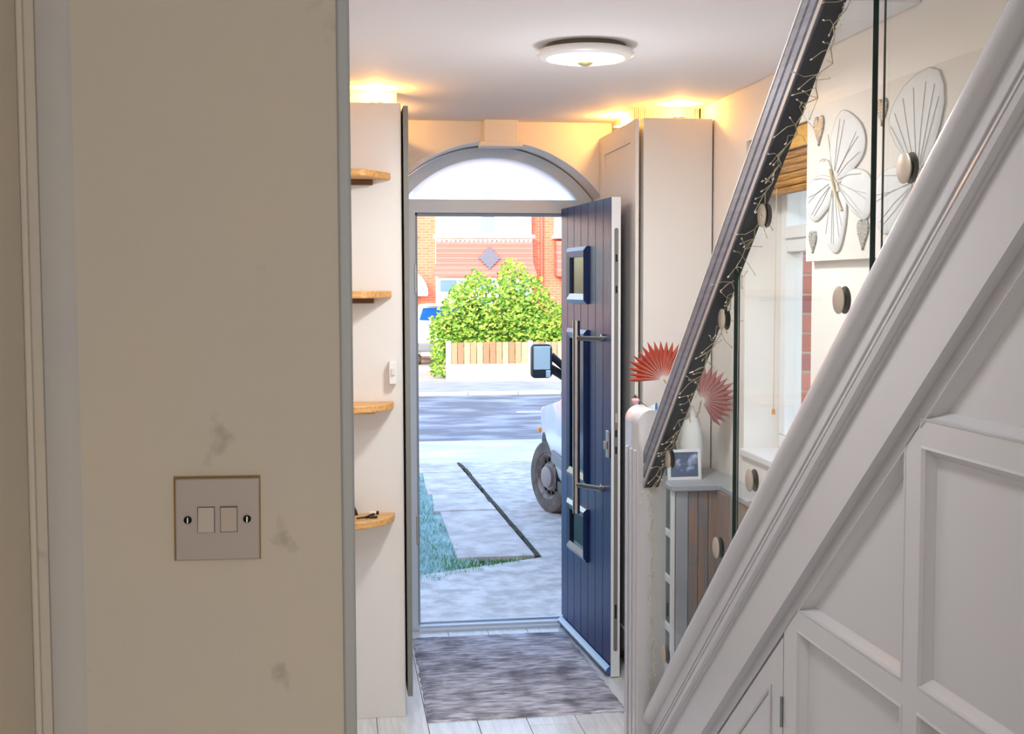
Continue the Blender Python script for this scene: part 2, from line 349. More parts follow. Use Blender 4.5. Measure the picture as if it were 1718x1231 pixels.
for x0, z0, x1, z1 in holes:
    ring = [(x0, z0), (x1, z0), (x1, z1), (x0, z1)]; ins = [(x0+.045, z0+.045), (x1-.045, z0+.045), (x1-.045, z1-.045), (x0+.045, z1-.045)]; mid = [(x0+.018, z0+.018), (x1-.018, z0+.018), (x1-.018, z1-.018), (x0+.018, z1-.018)]
    bm = N(); R = [[bm.verts.new((p[0], y, p[1])) for p in q] for q, y in ((ring, 0.0), (ring, .012), (mid, .022), (ins, .014), (ins, .002))]
    for A, B in zip(R, R[1:]):
        for i in range(4): bm.faces.new((A[i], A[(i+1) % 4], B[(i+1) % 4], B[i]))
    cf = finish('glazing_frame', bm, NAVYT, FD)
    bx('pane', (x0+.04, .0005, z0+.04), (x1-.04, .003, z1-.04), DGLASS, cf)
# pull handle: bar stands off towards the hinge on angled posts
BX, BY = .60, .085
bm = N(); tube(bm, [(BX, BY, .66), (BX, BY, 1.50)], .016, 20); ph = finish('pull_bar', bm, STEEL, FD, smooth=True)
for z in (.785, 1.425):
    bm = N(); tube(bm, [(BX+.13, .0, z+.005), (BX+.13, .012, z+.005)], .016, 14); tube(bm, [(BX+.13, .01, z), (BX, BY, z)], .011, 14); finish('standoff', bm, STEEL, ph, smooth=True)
bm = N(); box(bm, (LW-.05, 0, .93), (LW-.012, .009, 1.045), .003); box(bm, (LW-.042, .009, .965), (LW-.022, .022, 1.0), .003); finish('lock_escutcheon', bm, STEEL, FD)

for o in [FD] + list(FD.children_recursive):                # outer face looks into the hall (local -y)
    if o.type == 'MESH':
        o.data.transform(Matrix.Scale(-1, 4, (0, 1, 0))); o.data.flip_normals()

# ================================================================== LEFT TALL CABINET, SHELVES
CT = 2.338
LC = thing('tall_cabinet', (.08, 5.2, 0), 'tall white cabinet on the left with oak shelves on its end panel', 'cabinet')
bx('carcass', (-.1, 4.74, 0), (.258, 5.73, CT), CABW, LC, .002)
bx('cabinet_door', (.265, 4.722, .084), (.284, 5.72, CT-.012), CABG, LC, .002)
bx('top_filler', (-.1, 4.93, CT), (.252, 4.945, CZ), CABW, LC)
def shelf(z, kind, label):
    s = thing('corner_shelf', (.07, 4.70, z), label, 'shelf', 'oak shelves on the end of the left cabinet')
    # plan outline: quarter-oval front corner
    if kind == 'round': pl = [(-.1, 4.74)] + [(.222, 4.74)] + [(.04+.182*math.cos(t), 4.74-.20*math.sin(t)) for t in [math.pi/2*i/14 for i in range(1, 15)]] + [(-.1, 4.54)]
    else: pl = [(-.1, 4.74), (.218, 4.74), (.214, 4.725), (.12, 4.57), (.10, 4.56), (-.1, 4.56)]
    bm = N(); prism(bm, pl, 'z', z-.026, z, .004, 2); finish('board', bm, OAK, s)
    bx('batten', (-.1, 4.715, z-.046), (.15, 4.74, z-.026), OAKD if kind != 'round' else OAK, s, .002)
shelf(2.078, 'cant', 'top oak shelf with a canted corner, nearest the ceiling')
shelf(1.638, 'cant', 'second oak shelf down, with a dark batten under it')
shelf(1.222, 'round', 'third oak shelf down, rounded, just below the small white switch box')
shelf(.797, 'round', 'lowest oak shelf, rounded, with small black items on it')
k = thing('key', (.11, 4.64, .797), 'small black key lying on the lowest oak shelf', 'key')
bm = N(); tube(bm, [(.075, 4.60, .803), (.135, 4.635, .803)], .0035, 6); tube(bm, [(.11, 4.615, .803), (.14, 4.66, .806)], .005, 6); finish('shank', bm, BLACK, k)
bm = N(); box(bm, (.12, 4.618, .797), (.152, 4.632, .806), .003); finish('bow', bm, BLACK, k)
p = thing('lighter', (.14, 4.70, .797), 'small pale tube with a black cap behind the key on the lowest oak shelf', 'lighter')
bm = N(); tube(bm, [(.125, 4.70, .804), (.150, 4.70, .804)], .006, 10); finish('tube', bm, mat('pale_tube', S(236, 216, 186), .4), p); bm = N(); tube(bm, [(.150, 4.70, .804), (.160, 4.70, .804)], .0065, 10); finish('cap', bm, BLACK, p)
bm = N(); prism(bm, [(.03, .797), (.082, .797), (.078, .812), (.066, .835), (.03, .84)], 'y', 4.69, 4.72, .002); tag(finish('bag_corner', bm, BLACK), 'black object at the back of the lowest oak shelf, half hidden by the wall', 'bag')
sb = thing('switch_box', (.22, 4.735, 1.29), 'small white surface switch box on the left cabinet end panel', 'switch')
bx('case', (.204, 4.708, 1.288), (.233, 4.74, 1.374), WHITE, sb, .003); bx('rocker', (.212, 4.702, 1.322), (.225, 4.709, 1.348), mat('pale_rocker', S(214, 210, 206), .4), sb, .0015)

# ================================================================== RIGHT TALL CABINET
RC = thing('tall_cabinet', (1.4, 5.38, 0), 'tall white cabinet on the right behind the open front door', 'cabinet')
bx('carcass', (1.262, 5.03, 0), (XR-.008, 5.73, CT), CABW, RC, .002)
dr = bx('cabinet_door', (1.236, 5.035, .075), (1.244, 5.73, CT-.004), CABW, RC, .0015)
for a, b in (((5.035, .075), (5.125, CT-.004)), ((5.64, .075), (5.73, CT-.004)), ((5.125, .075), (5.64, .17)), ((5.125, CT-.09), (5.64, CT-.004))):
    bx('shaker_rail', (1.229, a[0], a[1]), (1.238, b[0], b[1]), CABW, dr, .0015)
bm = N(); lathe(bm, [(0, -.025), (.010, -.025), (.012, -.02), (.006, -.008), (.006, 0)], (1.23, 5.36, .957), 14, 'x'); finish('knob', bm, BLACK, dr, smooth=True)
gl = N()
xx = 1.262
while xx < XR-.012: box(gl, (xx, 5.215, CT), (xx+.005, 5.222, CZ)); xx += .0085
box(gl, (1.262, 5.222, CT), (XR-.008, 5.228, CZ)); finish('ribbed_filler', gl, CABW, RC)
bx('side_filler', (1.285, 5.23, CT), (1.292, 5.73, CZ), CABW, RC)
lamp('left_cabinet_fill', 'POINT', (.17, 5.35, CT+.033), 4, (1, .50, .14), .012)  # added light without a fitting, hidden by the filler, brightens the front wall
def puck(x, y, label, e):
    t = thing('cabinet_light', (x, y, CT), label, 'light', 'warm lights on top of the hall cabinets')
    bm = N(); lathe(bm, [(0, 0), (.026, 0), (.026, .012), (.020, .015), (0, .015)], (x, y, CT), 20); finish('housing', bm, STEEL, t, smooth=True)
    bm = N(); lathe(bm, [(.019, .0152), (.012, .019), (0, .020)], (x, y, CT), 20); finish('lens', bm, emis('warm_lens', (1, .62, .22, 1), 30), t, smooth=True)
    lamp('cabinet_light_glow', 'POINT', (x, y, CT+.033), e, (1, .46, .09), .012)
puck(.17, 4.83, 'warm glowing light on top of the left cabinet', 4)
puck(1.43, 5.10, 'warm glowing light on the near end of the right cabinet top', 4)
puck(1.255, 5.47, 'warm glowing light above the door side of the right cabinet', 4.5)

# ================================================================== CEILING LIGHT
CL = thing('ceiling_light', (.79, 3.90, CZ), 'round white flush ceiling light, switched on, in the hall ceiling', 'light')
c = (.79, 3.90, CZ)
bm = N(); lathe(bm, [(0, 0), (.125, 0), (.125, -.018), (0, -.018)], c, 48); finish('base', bm, mat('shadow_gap_brown', S(96, 84, 62), .5), CL, smooth=True)  # dark brown disc colours in the shadow gap above the ring
bm = N(); lathe(bm, [(.118, -.016), (.148, -.018), (.153, -.026), (.151, -.032), (.138, -.040), (.124, -.042), (.116, -.036)], c, 64); finish('ring', bm, WHITE, CL, smooth=True)
bm = N(); lathe(bm, [(.122, -.037), (.114, -.043), (.085, -.049), (.045, -.052), (0, -.053)], c, 48); finish('diffuser', bm, emis('lamp_diffuser', (1, .97, .9, 1), 1.5), CL, smooth=True)
bm = N(); lathe(bm, [(.024, -.050), (.024, -.056), (.016, -.061), (0, -.062)], c, 24); finish('finial', bm, mat('brass_finial', S(190, 176, 130), .4, .5), CL, smooth=True)

# ================================================================== RUG
RUG = mat('woven_rug', S(226, 225, 236), .95, col2=S(128, 127, 142), scale=55, stretch=(.25, 1.4, 1), bump=.9, bscale=90, lo=.38, hi=.66, detail=8)
n = RUG.node_tree; pr = n.nodes['Principled BSDF']; src = pr.inputs['Base Color'].links[0].from_socket
tc = n.nodes.new('ShaderNodeTexCoord'); no = n.nodes.new('ShaderNodeTexNoise'); no.inputs['Scale'].default_value = 6; no.inputs['Detail'].default_value = 6
rg = n.nodes.new('ShaderNodeMapRange'); rg.inputs[1].default_value = .46; rg.inputs[2].default_value = .68; rg.inputs[3].default_value = 0; rg.inputs[4].default_value = .85
mx = n.nodes.new('ShaderNodeMixRGB'); mx.inputs[2].default_value = S(98, 97, 108)
n.links.new(tc.outputs['Object'], no.inputs[0]); n.links.new(no.outputs[0], rg.inputs[0]); n.links.new(rg.outputs[0], mx.inputs[0]); n.links.new(src, mx.inputs[1]); n.links.new(mx.outputs[0], pr.inputs['Base Color'])
bm = N(); nx, ny = 40, 44
cr = {(0, 1): (.349, 5.80), (1, 1): (1.075, 5.80), (1, 0): (1.112, 4.662), (0, 0): (.338, 4.66)}
rv = []
for j in range(ny+1):
    row = []
    for i in range(nx+1):
        u, v = i/nx, j/ny
        a = [cr[(0,0)][q]*(1-u)*(1-v)+cr[(1,0)][q]*u*(1-v)+cr[(0,1)][q]*(1-u)*v+cr[(1,1)][q]*u*v for q in (0, 1)]
        edge = 1 if i in (0, nx) or j in (0, ny) else 0
        if edge: a[0] += random.uniform(-.004, .004); a[1] += random.uniform(-.005, .005)
        row.append(bm.verts.new((a[0], a[1], .004 if edge else .010+.0012*random.random()+.0015*math.sin(j*1.6))))
    rv.append(row)
for j in range(ny):
    for i in range(nx): bm.faces.new((rv[j][i], rv[j][i+1], rv[j+1][i+1], rv[j+1][i]))
be = [e for e in bm.edges if len(e.link_faces) == 1]
r_ = bmesh.ops.extrude_edge_only(bm, edges=be)
for v in [x for x in r_['geom'] if isinstance(x, bmesh.types.BMVert)]: v.co.z = 0
tag(finish('rug', bm, RUG, smooth=True), 'mottled grey woven rug lying inside the front door', 'rug')

# ================================================================== STAIRS
SL = .84
def zl(z0, y): return z0 - SL*y
def band(bm, z0a, z0b, ya, yb, x0, x1, bev=0):
    """sloping band between two lines, from y=ya (low end) to y=yb, vertical cuts"""
    prism(bm, [(ya, zl(z0b, ya)), (yb, zl(z0b, yb)), (yb, zl(z0a, yb)), (ya, zl(z0a, ya))], 'x', x0, x1, bev)
YA, YB = 3.502, .80
ST = thing('staircase', (1.2, 2.4, 0), 'white painted staircase with moulded string rising to the right', 'staircase')
bm = N(); band(bm, 3.345, 3.19, YA, YB, .905, .976); finish('string', bm, GLOSS, ST)
d = Vector((0, YB-YA, -SL*(YB-YA))).normalized(); nz = Vector((0, -d.z, d.y)); nz = nz if nz.z > 0 else -nz
capp = [(.022, -.028), (.006, -.026), (-.008, -.020), (-.016, -.008), (-.016, .004), (-.008, .014), (.004, .018), (.05, .018), (.058, .008), (.058, -.008), (.05, -.02)]
bm = N(); sweep(bm, [(u-.002, v) for u, v in capp], (.90, YA, zl(3.338, YA)), (.90, YB, zl(3.338, YB)), (1, 0, 0), nz); finish('string_capping', bm, GLOSS, ST, smooth=True)
bead = [(0, .010), (-.006, .008), (-.007, .003), (-.002, .001), (-.002, -.002), (-.010, -.004), (-.014, -.010), (-.012, -.017), (-.004, -.020), (0, -.020)]
bm = N(); sweep(bm, [(u, v*1.25+.012) for u, v in bead], (.906, YA, zl(3.215, YA)), (.906, YB, zl(3.215, YB)), (1, 0, 0), nz); finish('bead', bm, GLOSS, ST, smooth=True)
bm = N(); sweep(bm, [(0, .006), (-.004, .004), (-.005, 0), (-.004, -.004), (0, -.006)], (.9055, YA, zl(3.262, YA)), (.9055, YB, zl(3.262, YB)), (1, 0, 0), nz); finish('upper_bead', bm, GLOSS, ST, smooth=True)
bm = N(); band(bm, 3.192, 3.052, YA, YB, .910, .94); finish('apron', bm, GLOSS, ST)
for i in range(1, 12):
    y = 3.81 - .238*i; z = .2*i
    bx('tread', (.978, y-.262, z-.025), (XR-.002, y+.012, z), WHITE, ST, .006); bx('riser', (.978, y-.02, z-.2), (XR-.002, y-.008, z-.025), WHITE, ST)
# ---- panelling below
PX, PF = .930, .948
PN = thing('understair_panelling', (.94, 2.2, 0), 'white moulded timber panelling under the stairs', 'panelling')
def panel(poly, name='panel'):
    """fielded panel: sloping moulding from the frame face down to the recessed sheet"""
    n = len(poly); c = [Vector(p) for p in poly]
    def inset(dist):
        out = []
        for i in range(n):
            a, b, e = c[i-1], c[i], c[(i+1) % n]
            d1, d2 = (b-a).normalized(), (e-b).normalized()
            n1, n2 = Vector((-d1.y, d1.x)), Vector((-d2.y, d2.x))
            A = n1+n2; out.append(b + A*(dist/(max(.15, 1+n1.dot(n2)))))
        return out
    ar = sum(c[i-1].x*c[i].y-c[i].x*c[i-1].y for i in range(n))
    if ar < 0: c.reverse()
    bm = N(); R = []
    for dd, x in ((-.001, PX+.004), (0, PX-.001), (.004, PX-.002), (.006, PX+.004), (.017, PF-.002), (.018, PF)):
        R.append([bm.verts.new((x, p.x, p.y)) for p in inset(dd)])
    for A, B in zip(R, R[1:]):
        for i in range(n): bm.faces.new((A[i], A[(i+1) % n], B[(i+1) % n], B[i]))
    bm.faces.new(R[-1])
    return finish(name, bm, GLOSS, PN)
def fr(name, poly, x0=PX, x1=.97): bm = N(); prism(bm, poly, 'x', x0, x1); return finish(name, bm, GLOSS, PN)
ZP = 3.018       # diagonal rail lower edge line
yC0, yC1, yB1 = 2.408, 1.934, 1.880         # panel C left, right ; panel B left
zAb, zBt, zBb, zEt = 1.442, 1.401, 1.006, .965
panel([(yB1, zAb), (yB1, zl(ZP, yB1)), (1.10, zl(ZP, 1.10)), (1.10, zAb)])                       # A upper right
panel([(yB1, zBt), (1.10, zBt), (1.10, zBb), (yB1, zBb)])                                       # B
panel([(yC0, zl(ZP, yC0)), (yC1, zl(ZP, yC1)), (yC1, 1.0)])                                     # C triangle
panel([(yC0, .955), (yC1, .958), (yC1, .10), (yC0, .10)])                                       # D
panel([(yB1, zEt), (1.10, zEt), (1.10, .10), (yB1, .10)])                                       # E
fr('diagonal_rail', [(YA, zl(3.058, YA)), (YB, zl(3.058, YB)), (YB, zl(ZP, YB)), (YA, zl(ZP, YA))])
fr('stile', [(yC1, .0), (yB1, .0), (yB1, zl(ZP+.002, yB1)), (yC1, zl(ZP+.002, yC1))])
fr('stile', [(2.484, 0), (yC0, 0), (yC0, zl(ZP+.002, yC0)), (2.484, zl(ZP+.002, 2.484))])
fr('stile', [(1.10, 0), (.80, 0), (.80, zl(ZP, .8)), (1.10, zl(ZP, 1.1))])
fr('rail', [(yB1, zAb), (1.10, zAb), (1.10, zBt), (yB1, zBt)]); fr('rail', [(yB1, zBb), (1.10, zBb), (1.10, zEt), (yB1, zEt)])
fr('rail', [(yC0, zl(ZP, yC0)), (yC1, 1.0), (yC1, .958), (yC0, .955)])
fr('bottom_rail', [(2.484, 0), (.80, 0), (.80, .10), (2.484, .10)])
struct(bx('understair_shade_sheet', (.972, .8, 0), (.985, 3.5, .5), mat('dark_void', S(60, 56, 54))), 'dark sheet close behind the stair panelling, standing for the unlit cupboard')  # dark colour stands for the shade seen through the door gaps
UC = thing('cupboard_door', (.94, 2.8, 0), 'small triangular white cupboard door at the low end of the stair panelling', 'cupboard door')
ZD = 3.010
bm = N(); prism(bm, [(2.4905, .06), (2.4905, zl(ZD, 2.4905)), (3.42, zl(ZD, 3.42)), (3.42, .06)], 'x', PX+.001, .965); dd = finish('leaf', bm, GLOSS, UC)
pp = [(2.558, .16), (2.558, zl(2.942, 2.558)), (3.28, zl(2.942, 3.28)), (3.28, .16)]
bm = N()
cpl = [Vector(p) for p in pp]; cen = sum(cpl, Vector((0, 0)))/4
R = [[bm.verts.new((x, q.x, q.y)) for q in [p+(cen-p).normalized()*dist for p in cpl]] for dist, x in ((0, PX+.0008), (0, PX-.003), (.010, PX-.004), (.026, PX-.0005))]
for A, B in zip(R, R[1:]):
    for i in range(4): bm.faces.new((A[i], A[(i+1) % 4], B[(i+1) % 4], B[i]))
finish('moulding', bm, GLOSS, UC)
bm = N(); tube(bm, [(.927, 2.487, .725), (.927, 2.487, .79)], .0035, 8); finish('hinge', bm, mat('painted_hinge', S(130, 134, 132), .4, .5), UC)

# ---- newel
NX0, NX1, NY0, NY1 = .865, .947, 3.50, 3.665
NW = thing('newel_post', (.905, 3.58, 0), 'white newel post with a rounded top at the foot of the stairs', 'newel post')
rr = (NX1-NX0)/2; cx = (NX0+NX1)/2
bm = N(); prism(bm, [(NX0, 0), (NX1, 0)] + [(cx+rr*math.cos(math.pi*i/14), 1.258+rr*math.sin(math.pi*i/14)) for i in range(15)], 'y', NY0, NY1, .0025); finish('post', bm, GLOSS, NW, smooth=True)
for y in (3.53, 3.58, 3.63): bx('reed', (NX0-.004, y-.012, 0), (NX0+.001, y+.012, 1.18), GLOSS, NW, .003)
# ---- handrail : left face x=.88, section .042 x .085
HR = thing('handrail', (.90, 3.0, 1.5), 'dark grey grooved timber handrail sloping up over the glass', 'handrail')
y0, y1 = 3.49, 1.6
pB = lambda y: Vector((0, y, zl(4.008, y)))
h = .112*math.cos(math.atan(SL))
lo = [(.88, 0), (.922, 0), (.922, h), (.886, h), (.880, h-.006), (.880, .060), (.8835, .057), (.8835, .052), (.880, .049), (.880, .028), (.884, .025), (.884, .019), (.880, .016)]
bm = N(); e0 = pB(y0) ; e1 = pB(y1)
sweep(bm, [(u, v) for u, v in lo], e0, e1, (1, 0, 0), nz); finish('rail', bm, RAILG, HR)
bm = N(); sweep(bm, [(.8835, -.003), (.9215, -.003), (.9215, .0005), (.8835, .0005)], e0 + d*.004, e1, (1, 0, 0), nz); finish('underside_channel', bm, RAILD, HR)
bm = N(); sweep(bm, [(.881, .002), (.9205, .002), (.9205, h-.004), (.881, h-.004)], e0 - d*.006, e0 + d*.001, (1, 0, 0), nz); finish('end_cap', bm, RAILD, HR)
bm = N(); sweep(bm, [(.8785, .001), (.8785, .014), (.8815, .0155), (.8815, .001)], e0, e1, (1, 0, 0), nz); finish('lower_edge_strip', bm, mat('pale_strip', S(168, 158, 152), .4), HR)
bm = N(); sweep(bm, [(.8795, h-.001), (.922, h-.001), (.922, h+.003), (.8795, h+.003)], e0, e1, (1, 0, 0), nz); finish('white_top_edge', bm, WHITE, HR)
# ---- glass
GX = .905
def gpane(ya, yb, label):
    g = thing('glass_balustrade', (GX, (ya+yb)/2, zl(3.5, (ya+yb)/2)), label, 'balustrade', 'clear glass sheets of the stair balustrade')
    poly = [(ya, zl(3.365, ya)), (yb, zl(3.365, yb)), (yb, zl(4.006, yb)), (ya, zl(4.006, ya))]
    bm = N(); prism(bm, poly, 'x', GX-.004, GX+.004); o = finish('sheet', bm, BALG, g)
    for y, s in ((yb, 1), (ya, -1))[:1 if ya > 3.4 else 2]:
        bm = N(); prism(bm, [(y, zl(3.366, y)), (y-(.0012 if s == 1 else -.0006), zl(3.366, y)), (y-(.0012 if s == 1 else -.0006), zl(4.004, y)), (y, zl(4.004, y))], 'x', GX-(.0048 if s == 1 else .0018), GX+(.0048 if s == 1 else .0018))
        finish('polished_edge', bm, GEDGE, g)
gpane(3.492, 2.745, 'lowest glass balustrade panel, next to the newel post')
gpane(2.722, 2.022, 'middle glass balustrade panel, in front of the side window')
gpane(1.985, 1.10, 'upper glass balustrade panel at the top right')
# ---- clamps
def clamp_proto():
    t = thing('glass_clamp', (GX, 0, 0), '', 'clamp', 'round metal clamps gripping the balustrade glass')
    for s in (-1, 1):
        bm = N(); pr = [(0, 0), (.0235, 0), (.025, .0008), (.025, .0024), (.0235, .0034), (0, .0037)]
        lathe(bm, [(r, GX+s*(.0045+hh)) for r, hh in pr], (0, 0, 0), 28, 'x')
        o = finish('disc', bm, NICK if s < 0 else BLACK, t, smooth=True)
    return t
CLS = [(3.30, 0, 'round metal clamp under the handrail beside the newel post'), (2.83, 0, 'round metal clamp under the handrail, second one up from the newel post'), (2.56, 0, 'round metal clamp under the handrail, third one up, in front of the side window'),
       (1.895, 1, 'topmost round clamp on the stair string, over the butterfly canvas'), (2.148, 1, 'second clamp from the top on the stair string, against the cream wall'), (2.625, 1, 'round clamp on the stair string below the window cord'), (2.862, 1, 'round clamp on the stair string in front of the weathered cabinet'), (3.341, 1, 'lowest round clamp on the stair string by the newel post')]
proto = None
for y, lowr, lb in CLS:
    zc = zl(3.435 if lowr else 3.955, y)
    if proto is None:
        proto = clamp_proto(); ORG[proto] = Vector((GX, 0, 0)); proto.location = (GX, y, zc); proto['label'] = lb
    else: copy_thing(proto, (GX, y, zc), lb)

# ---- fairy lights along rail and down the newel glass
FL = thing('fairy_lights', (.88, 3.0, 1.6), 'thin bronze wire of tiny fairy lights wound along the handrail', 'fairy lights')
WIRE = mat('bronze_wire', S(178, 164, 138), .5, .2); BULB = mat('tiny_bulb', S(206, 196, 176), .3)
bm = N(); bb = N(); pts = []
y = 3.48; rnd = random.Random(3)
while y > 1.7:
    sag = .010 + .03*(.5+.5*math.sin(y*9))*(1 if y < 2.35 else .35)
    pts.append(Vector((.905 + rnd.uniform(-.012, .016), y, zl(4.008, y))) - nz*(sag + rnd.uniform(0, .010))); y -= .022
tube(bm, pts, .0012, 4)
tw = N()
for q in pts:
    for _ in range(2):
        L = rnd.uniform(.02, .05); dv = (Vector((rnd.uniform(-1, .35), 0, 0)) + d*rnd.uniform(-.9, .9) - nz*rnd.uniform(-.02, .7)).normalized()
        md = q + dv*L*.5 + d*rnd.uniform(-.010, .010); e = q + dv*L
        for v in (md, e):
            ov = (v - Vector((0, v.y, zl(4.008, v.y)))).dot(nz)
            if ov > -.003: v -= nz*(ov+.003)
            if abs(v.x-GX) < .006: v.x = GX - .007
        tube(tw, [q, md, e], .0007, 4); tube(bb, [e, e + dv*.005], .0015, 5)
finish('wire', bm, WIRE, FL); tag(finish('twigs', tw, WIRE, FL), kind='stuff'); tag(finish('bulbs', bb, BULB, FL), kind='stuff')
bm = N(); tw = N(); pts = [Vector((GX-.012 + rnd.uniform(-.003, .003), 3.44 + rnd.uniform(-.02, .02), 1.03-.035*i)) for i in range(16)]
tube(bm, pts, .0011, 4)
for q in pts:
    for _ in range(3):
        a = rnd.uniform(0, 6.28); e = q + Vector((-.003, math.cos(a)*.05, math.sin(a)*.035)); tube(tw, [q, (q+e)/2 + Vector((0, 0, .006)), e], .0008, 4)
finish('hanging_wire', bm, WIRE, FL); tag(finish('hanging_twigs', tw, WIRE, FL), kind='stuff')

# ================================================================== LIGHT SWITCH
LS = thing('light_switch', (-.1215, 1.32, 1.4185), 'square grey-beige double light switch plate on the scuffed beige wall', 'switch', rot=(0, math.radians(.5), 0))
PLT = mat('switch_plate', S(168, 157, 150), .4); ROCK = mat('switch_rocker', S(178, 167, 154), .38)
bx('plate', (-.0425, -.007, -.0425), (.0425, 0, .0425), PLT, LS, .0015)
bx('grime_gasket', (-.0445, -.0015, -.0435), (.0435, 0, .0445), mat('grime', S(150, 116, 66), .9), LS)
for i, x in enumerate((-.0115, .0115)):
    bx('rocker_gap', (x-.0088, -.0074, -.0135), (x+.0088, -.0060, .0135), BLACK, LS)
    bm = N(); t = .0022 if i == 0 else -.0022
    prism(bm, [(-.0066, -.0128), (-.0085-max(t, 0), -.0128), (-.0085-max(-t, 0), .0128), (-.0066, .0128)], 'x', x-.0082, x+.0082, .0004); finish('rocker', bm, ROCK, LS)
for x in (-.030, .030):
    bm = N(); lathe(bm, [(.0042, -.0065), (.0040, -.0085), (.0025, -.0098), (0, -.0102)], (x, 0, 0), 16, 'y'); s = finish('screw', bm, mat('dark_screw', S(30, 28, 28), .25, .7), LS, smooth=True)
    bx('slot', (x-.0006, -.0105, -.0030), (x+.0006, -.0098, .0030), STEEL, s)

# ================================================================== CONSOLE CABINET AND THINGS ON IT
CN = thing('console_cabinet', (1.42, 4.8, 0), 'grey-topped weathered timber console with a mirrored barred side, beyond the stair glass', 'cabinet')
CTZ = .895
GTOP = mat('grey_top', S(150, 152, 158), .35, col2=S(166, 168, 172), scale=6)
bm = N(); prism(bm, [(1.262, 4.585), (1.452, 4.58), (1.438, 4.22), (XR-.004, 4.22), (XR-.004, 5.02), (1.262, 5.02)], 'z', CTZ-.022, CTZ, .003); finish('top', bm, GTOP, CN)
WEATH = mat('weathered_timber', S(128, 120, 116), .8, col2=S(176, 120, 84), scale=5, stretch=(16, 16, 1.2), bump=.3, bscale=20, lo=.45, hi=.75)
bx('carcass', (1.282, 4.615, .02), (XR-.006, 5.01, CTZ-.022), mat('grey_carcass', S(120, 124, 132), .6), CN)
for i, (a, b) in enumerate(((1.285, 1.333), (1.335, 1.372), (1.374, 1.412), (1.414, 1.45))):
    bx('front_plank', (a, 4.597, .02), (b, 4.615, CTZ-.023), GTOP if i == 0 else WEATH, CN, .002)
for i in range(3): bx('side_plank', (1.445, 4.225+i*.125, .02), (1.46, 4.347+i*.125, CTZ-.023), WEATH, CN, .002)
bx('mirror', (1.274, 4.60, .06), (1.28, 5.0, CTZ-.03), MIRROR, CN)
for z in (.33, .52, .70): bx('white_bar', (1.268, 4.60, z-.013), (1.2745, 5.0, z+.013), WHITE, CN, .002)
bx('white_stile', (1.266, 4.597, .04), (1.282, 4.612, CTZ-.023), WHITE, CN, .002)
# picture frame
PFR = thing('photo_frame', (1.355, 4.72, CTZ), 'white-framed small photo standing on the grey console', 'photo frame', rot=(math.radians(-8), 0, math.radians(2)))
for n_, a, b in (('frame_rail', (-.068, 0, 0), (.068, .012, .012)), ('frame_rail', (-.068, 0, .108), (.068, .012, .12)), ('frame_stile', (-.068, 0, .012), (-.056, .012, .108)), ('frame_stile', (.056, 0, .012), (.068, .012, .108))):
    bx(n_, a, b, WHITE, PFR, .001)
bx('picture', (-.057, .004, .011), (.057, .008, .109), mat('blurred_photo', S(84, 94, 120), .3, col2=S(190, 200, 228), scale=14, lo=.5, hi=.62), PFR)
bm = N(); prism(bm, [(-.02, .012), (.02, .012), (.005, .09), (-.005, .09)], 'x', -.003, .003); bmesh.ops.translate(bm, verts=bm.verts[:], vec=(0, .03, 0)); finish('stand', bm, BLACK, PFR)
# vase, dried stems, palms
VS = thing('vase', (1.405, 4.80, CTZ), 'pale tapered vase holding dried flowers on the grey console', 'vase')
bm = N(); lathe(bm, [(0, 0), (.034, 0), (.042, .05), (.046, .12), (.036, .20), (.024, .245), (.027, .262), (.022, .262), (.019, .245), (.030, .19), (.036, .10), (0, .02)], (1.405, 4.80, CTZ), 28); finish('body', bm, mat('pale_ceramic', S(222, 220, 216), .3), VS, smooth=True)
bm = N(); lathe(bm, [(0, 0), (.040, 0), (.036, .03), (.018, .09), (.004, .155), (0, .158)], (1.345, 4.86, CTZ), 20); tag(finish('ornament', bm, mat('teal_glaze', S(70, 104, 116), .2), smooth=True), 'dark teal cone ornament behind the white photo frame', 'ornament')
def palm(c, a0, a1, R, col, label, stem):
    t = thing('palm_leaf', c, label, 'dried leaf', 'dyed fan palm leaves in the vase')
    m = mat('palm_'+str(col[0]), S(*col), .8, bump=.2, bscale=40)
    cv = Vector(c); nseg = 15
    for i in range(nseg):
        A = math.radians(a0+(a1-a0)*i/nseg); B = math.radians(a0+(a1-a0)*(i+1)/nseg); mdl = (A+B)/2; Rr = R*(1-.10*abs(i-nseg/2)/(nseg/2))*random.uniform(.93, 1.04)
        P = lambda an, r, dy: cv + Vector((math.cos(an)*r, dy, math.sin(an)*r))
        bm = N(); b0 = bm.verts.new(P(mdl, .012, 0)); l = bm.verts.new(P(A, Rr*.74, .007)); r = bm.verts.new(P(B, Rr*.74, .007)); f = bm.verts.new(P(mdl, Rr*.74, -.007)); tip = bm.verts.new(P(mdl+.02, Rr, .0))
        bm.faces.new((b0, l, f)); bm.faces.new((b0, f, r)); bm.faces.new((l, tip, f)); bm.faces.new((f, tip, r))
        g = bmesh.ops.solidify(bm, geom=bm.faces[:], thickness=.0012); finish('leaflet', bm, m, t)
    bm = N(); tube(bm, [c, ((c[0]+stem[0])/2+.01, (c[1]+stem[1])/2, (c[2]+stem[2])/2), stem], .003, 6); finish('stalk', bm, mat('dry_stalk', S(196, 160, 118), .7), t)
palm((1.262, 4.70, 1.292), 184, 42, .165, (214, 110, 88), 'coral red fan palm leaf left of the handrail', (1.402, 4.80, 1.10))
palm((1.418, 4.72, 1.205), 112, -58, .150, (206, 140, 134), 'paler pink fan palm leaf seen through the lowest glass panel', (1.405, 4.80, 1.11))  # tinted paler than the coral leaf
pk = thing('pink_flower', (1.16, 4.70, 1.19), 'small pale pink dried flower on a thin stem at left of the coral palm', 'flower')
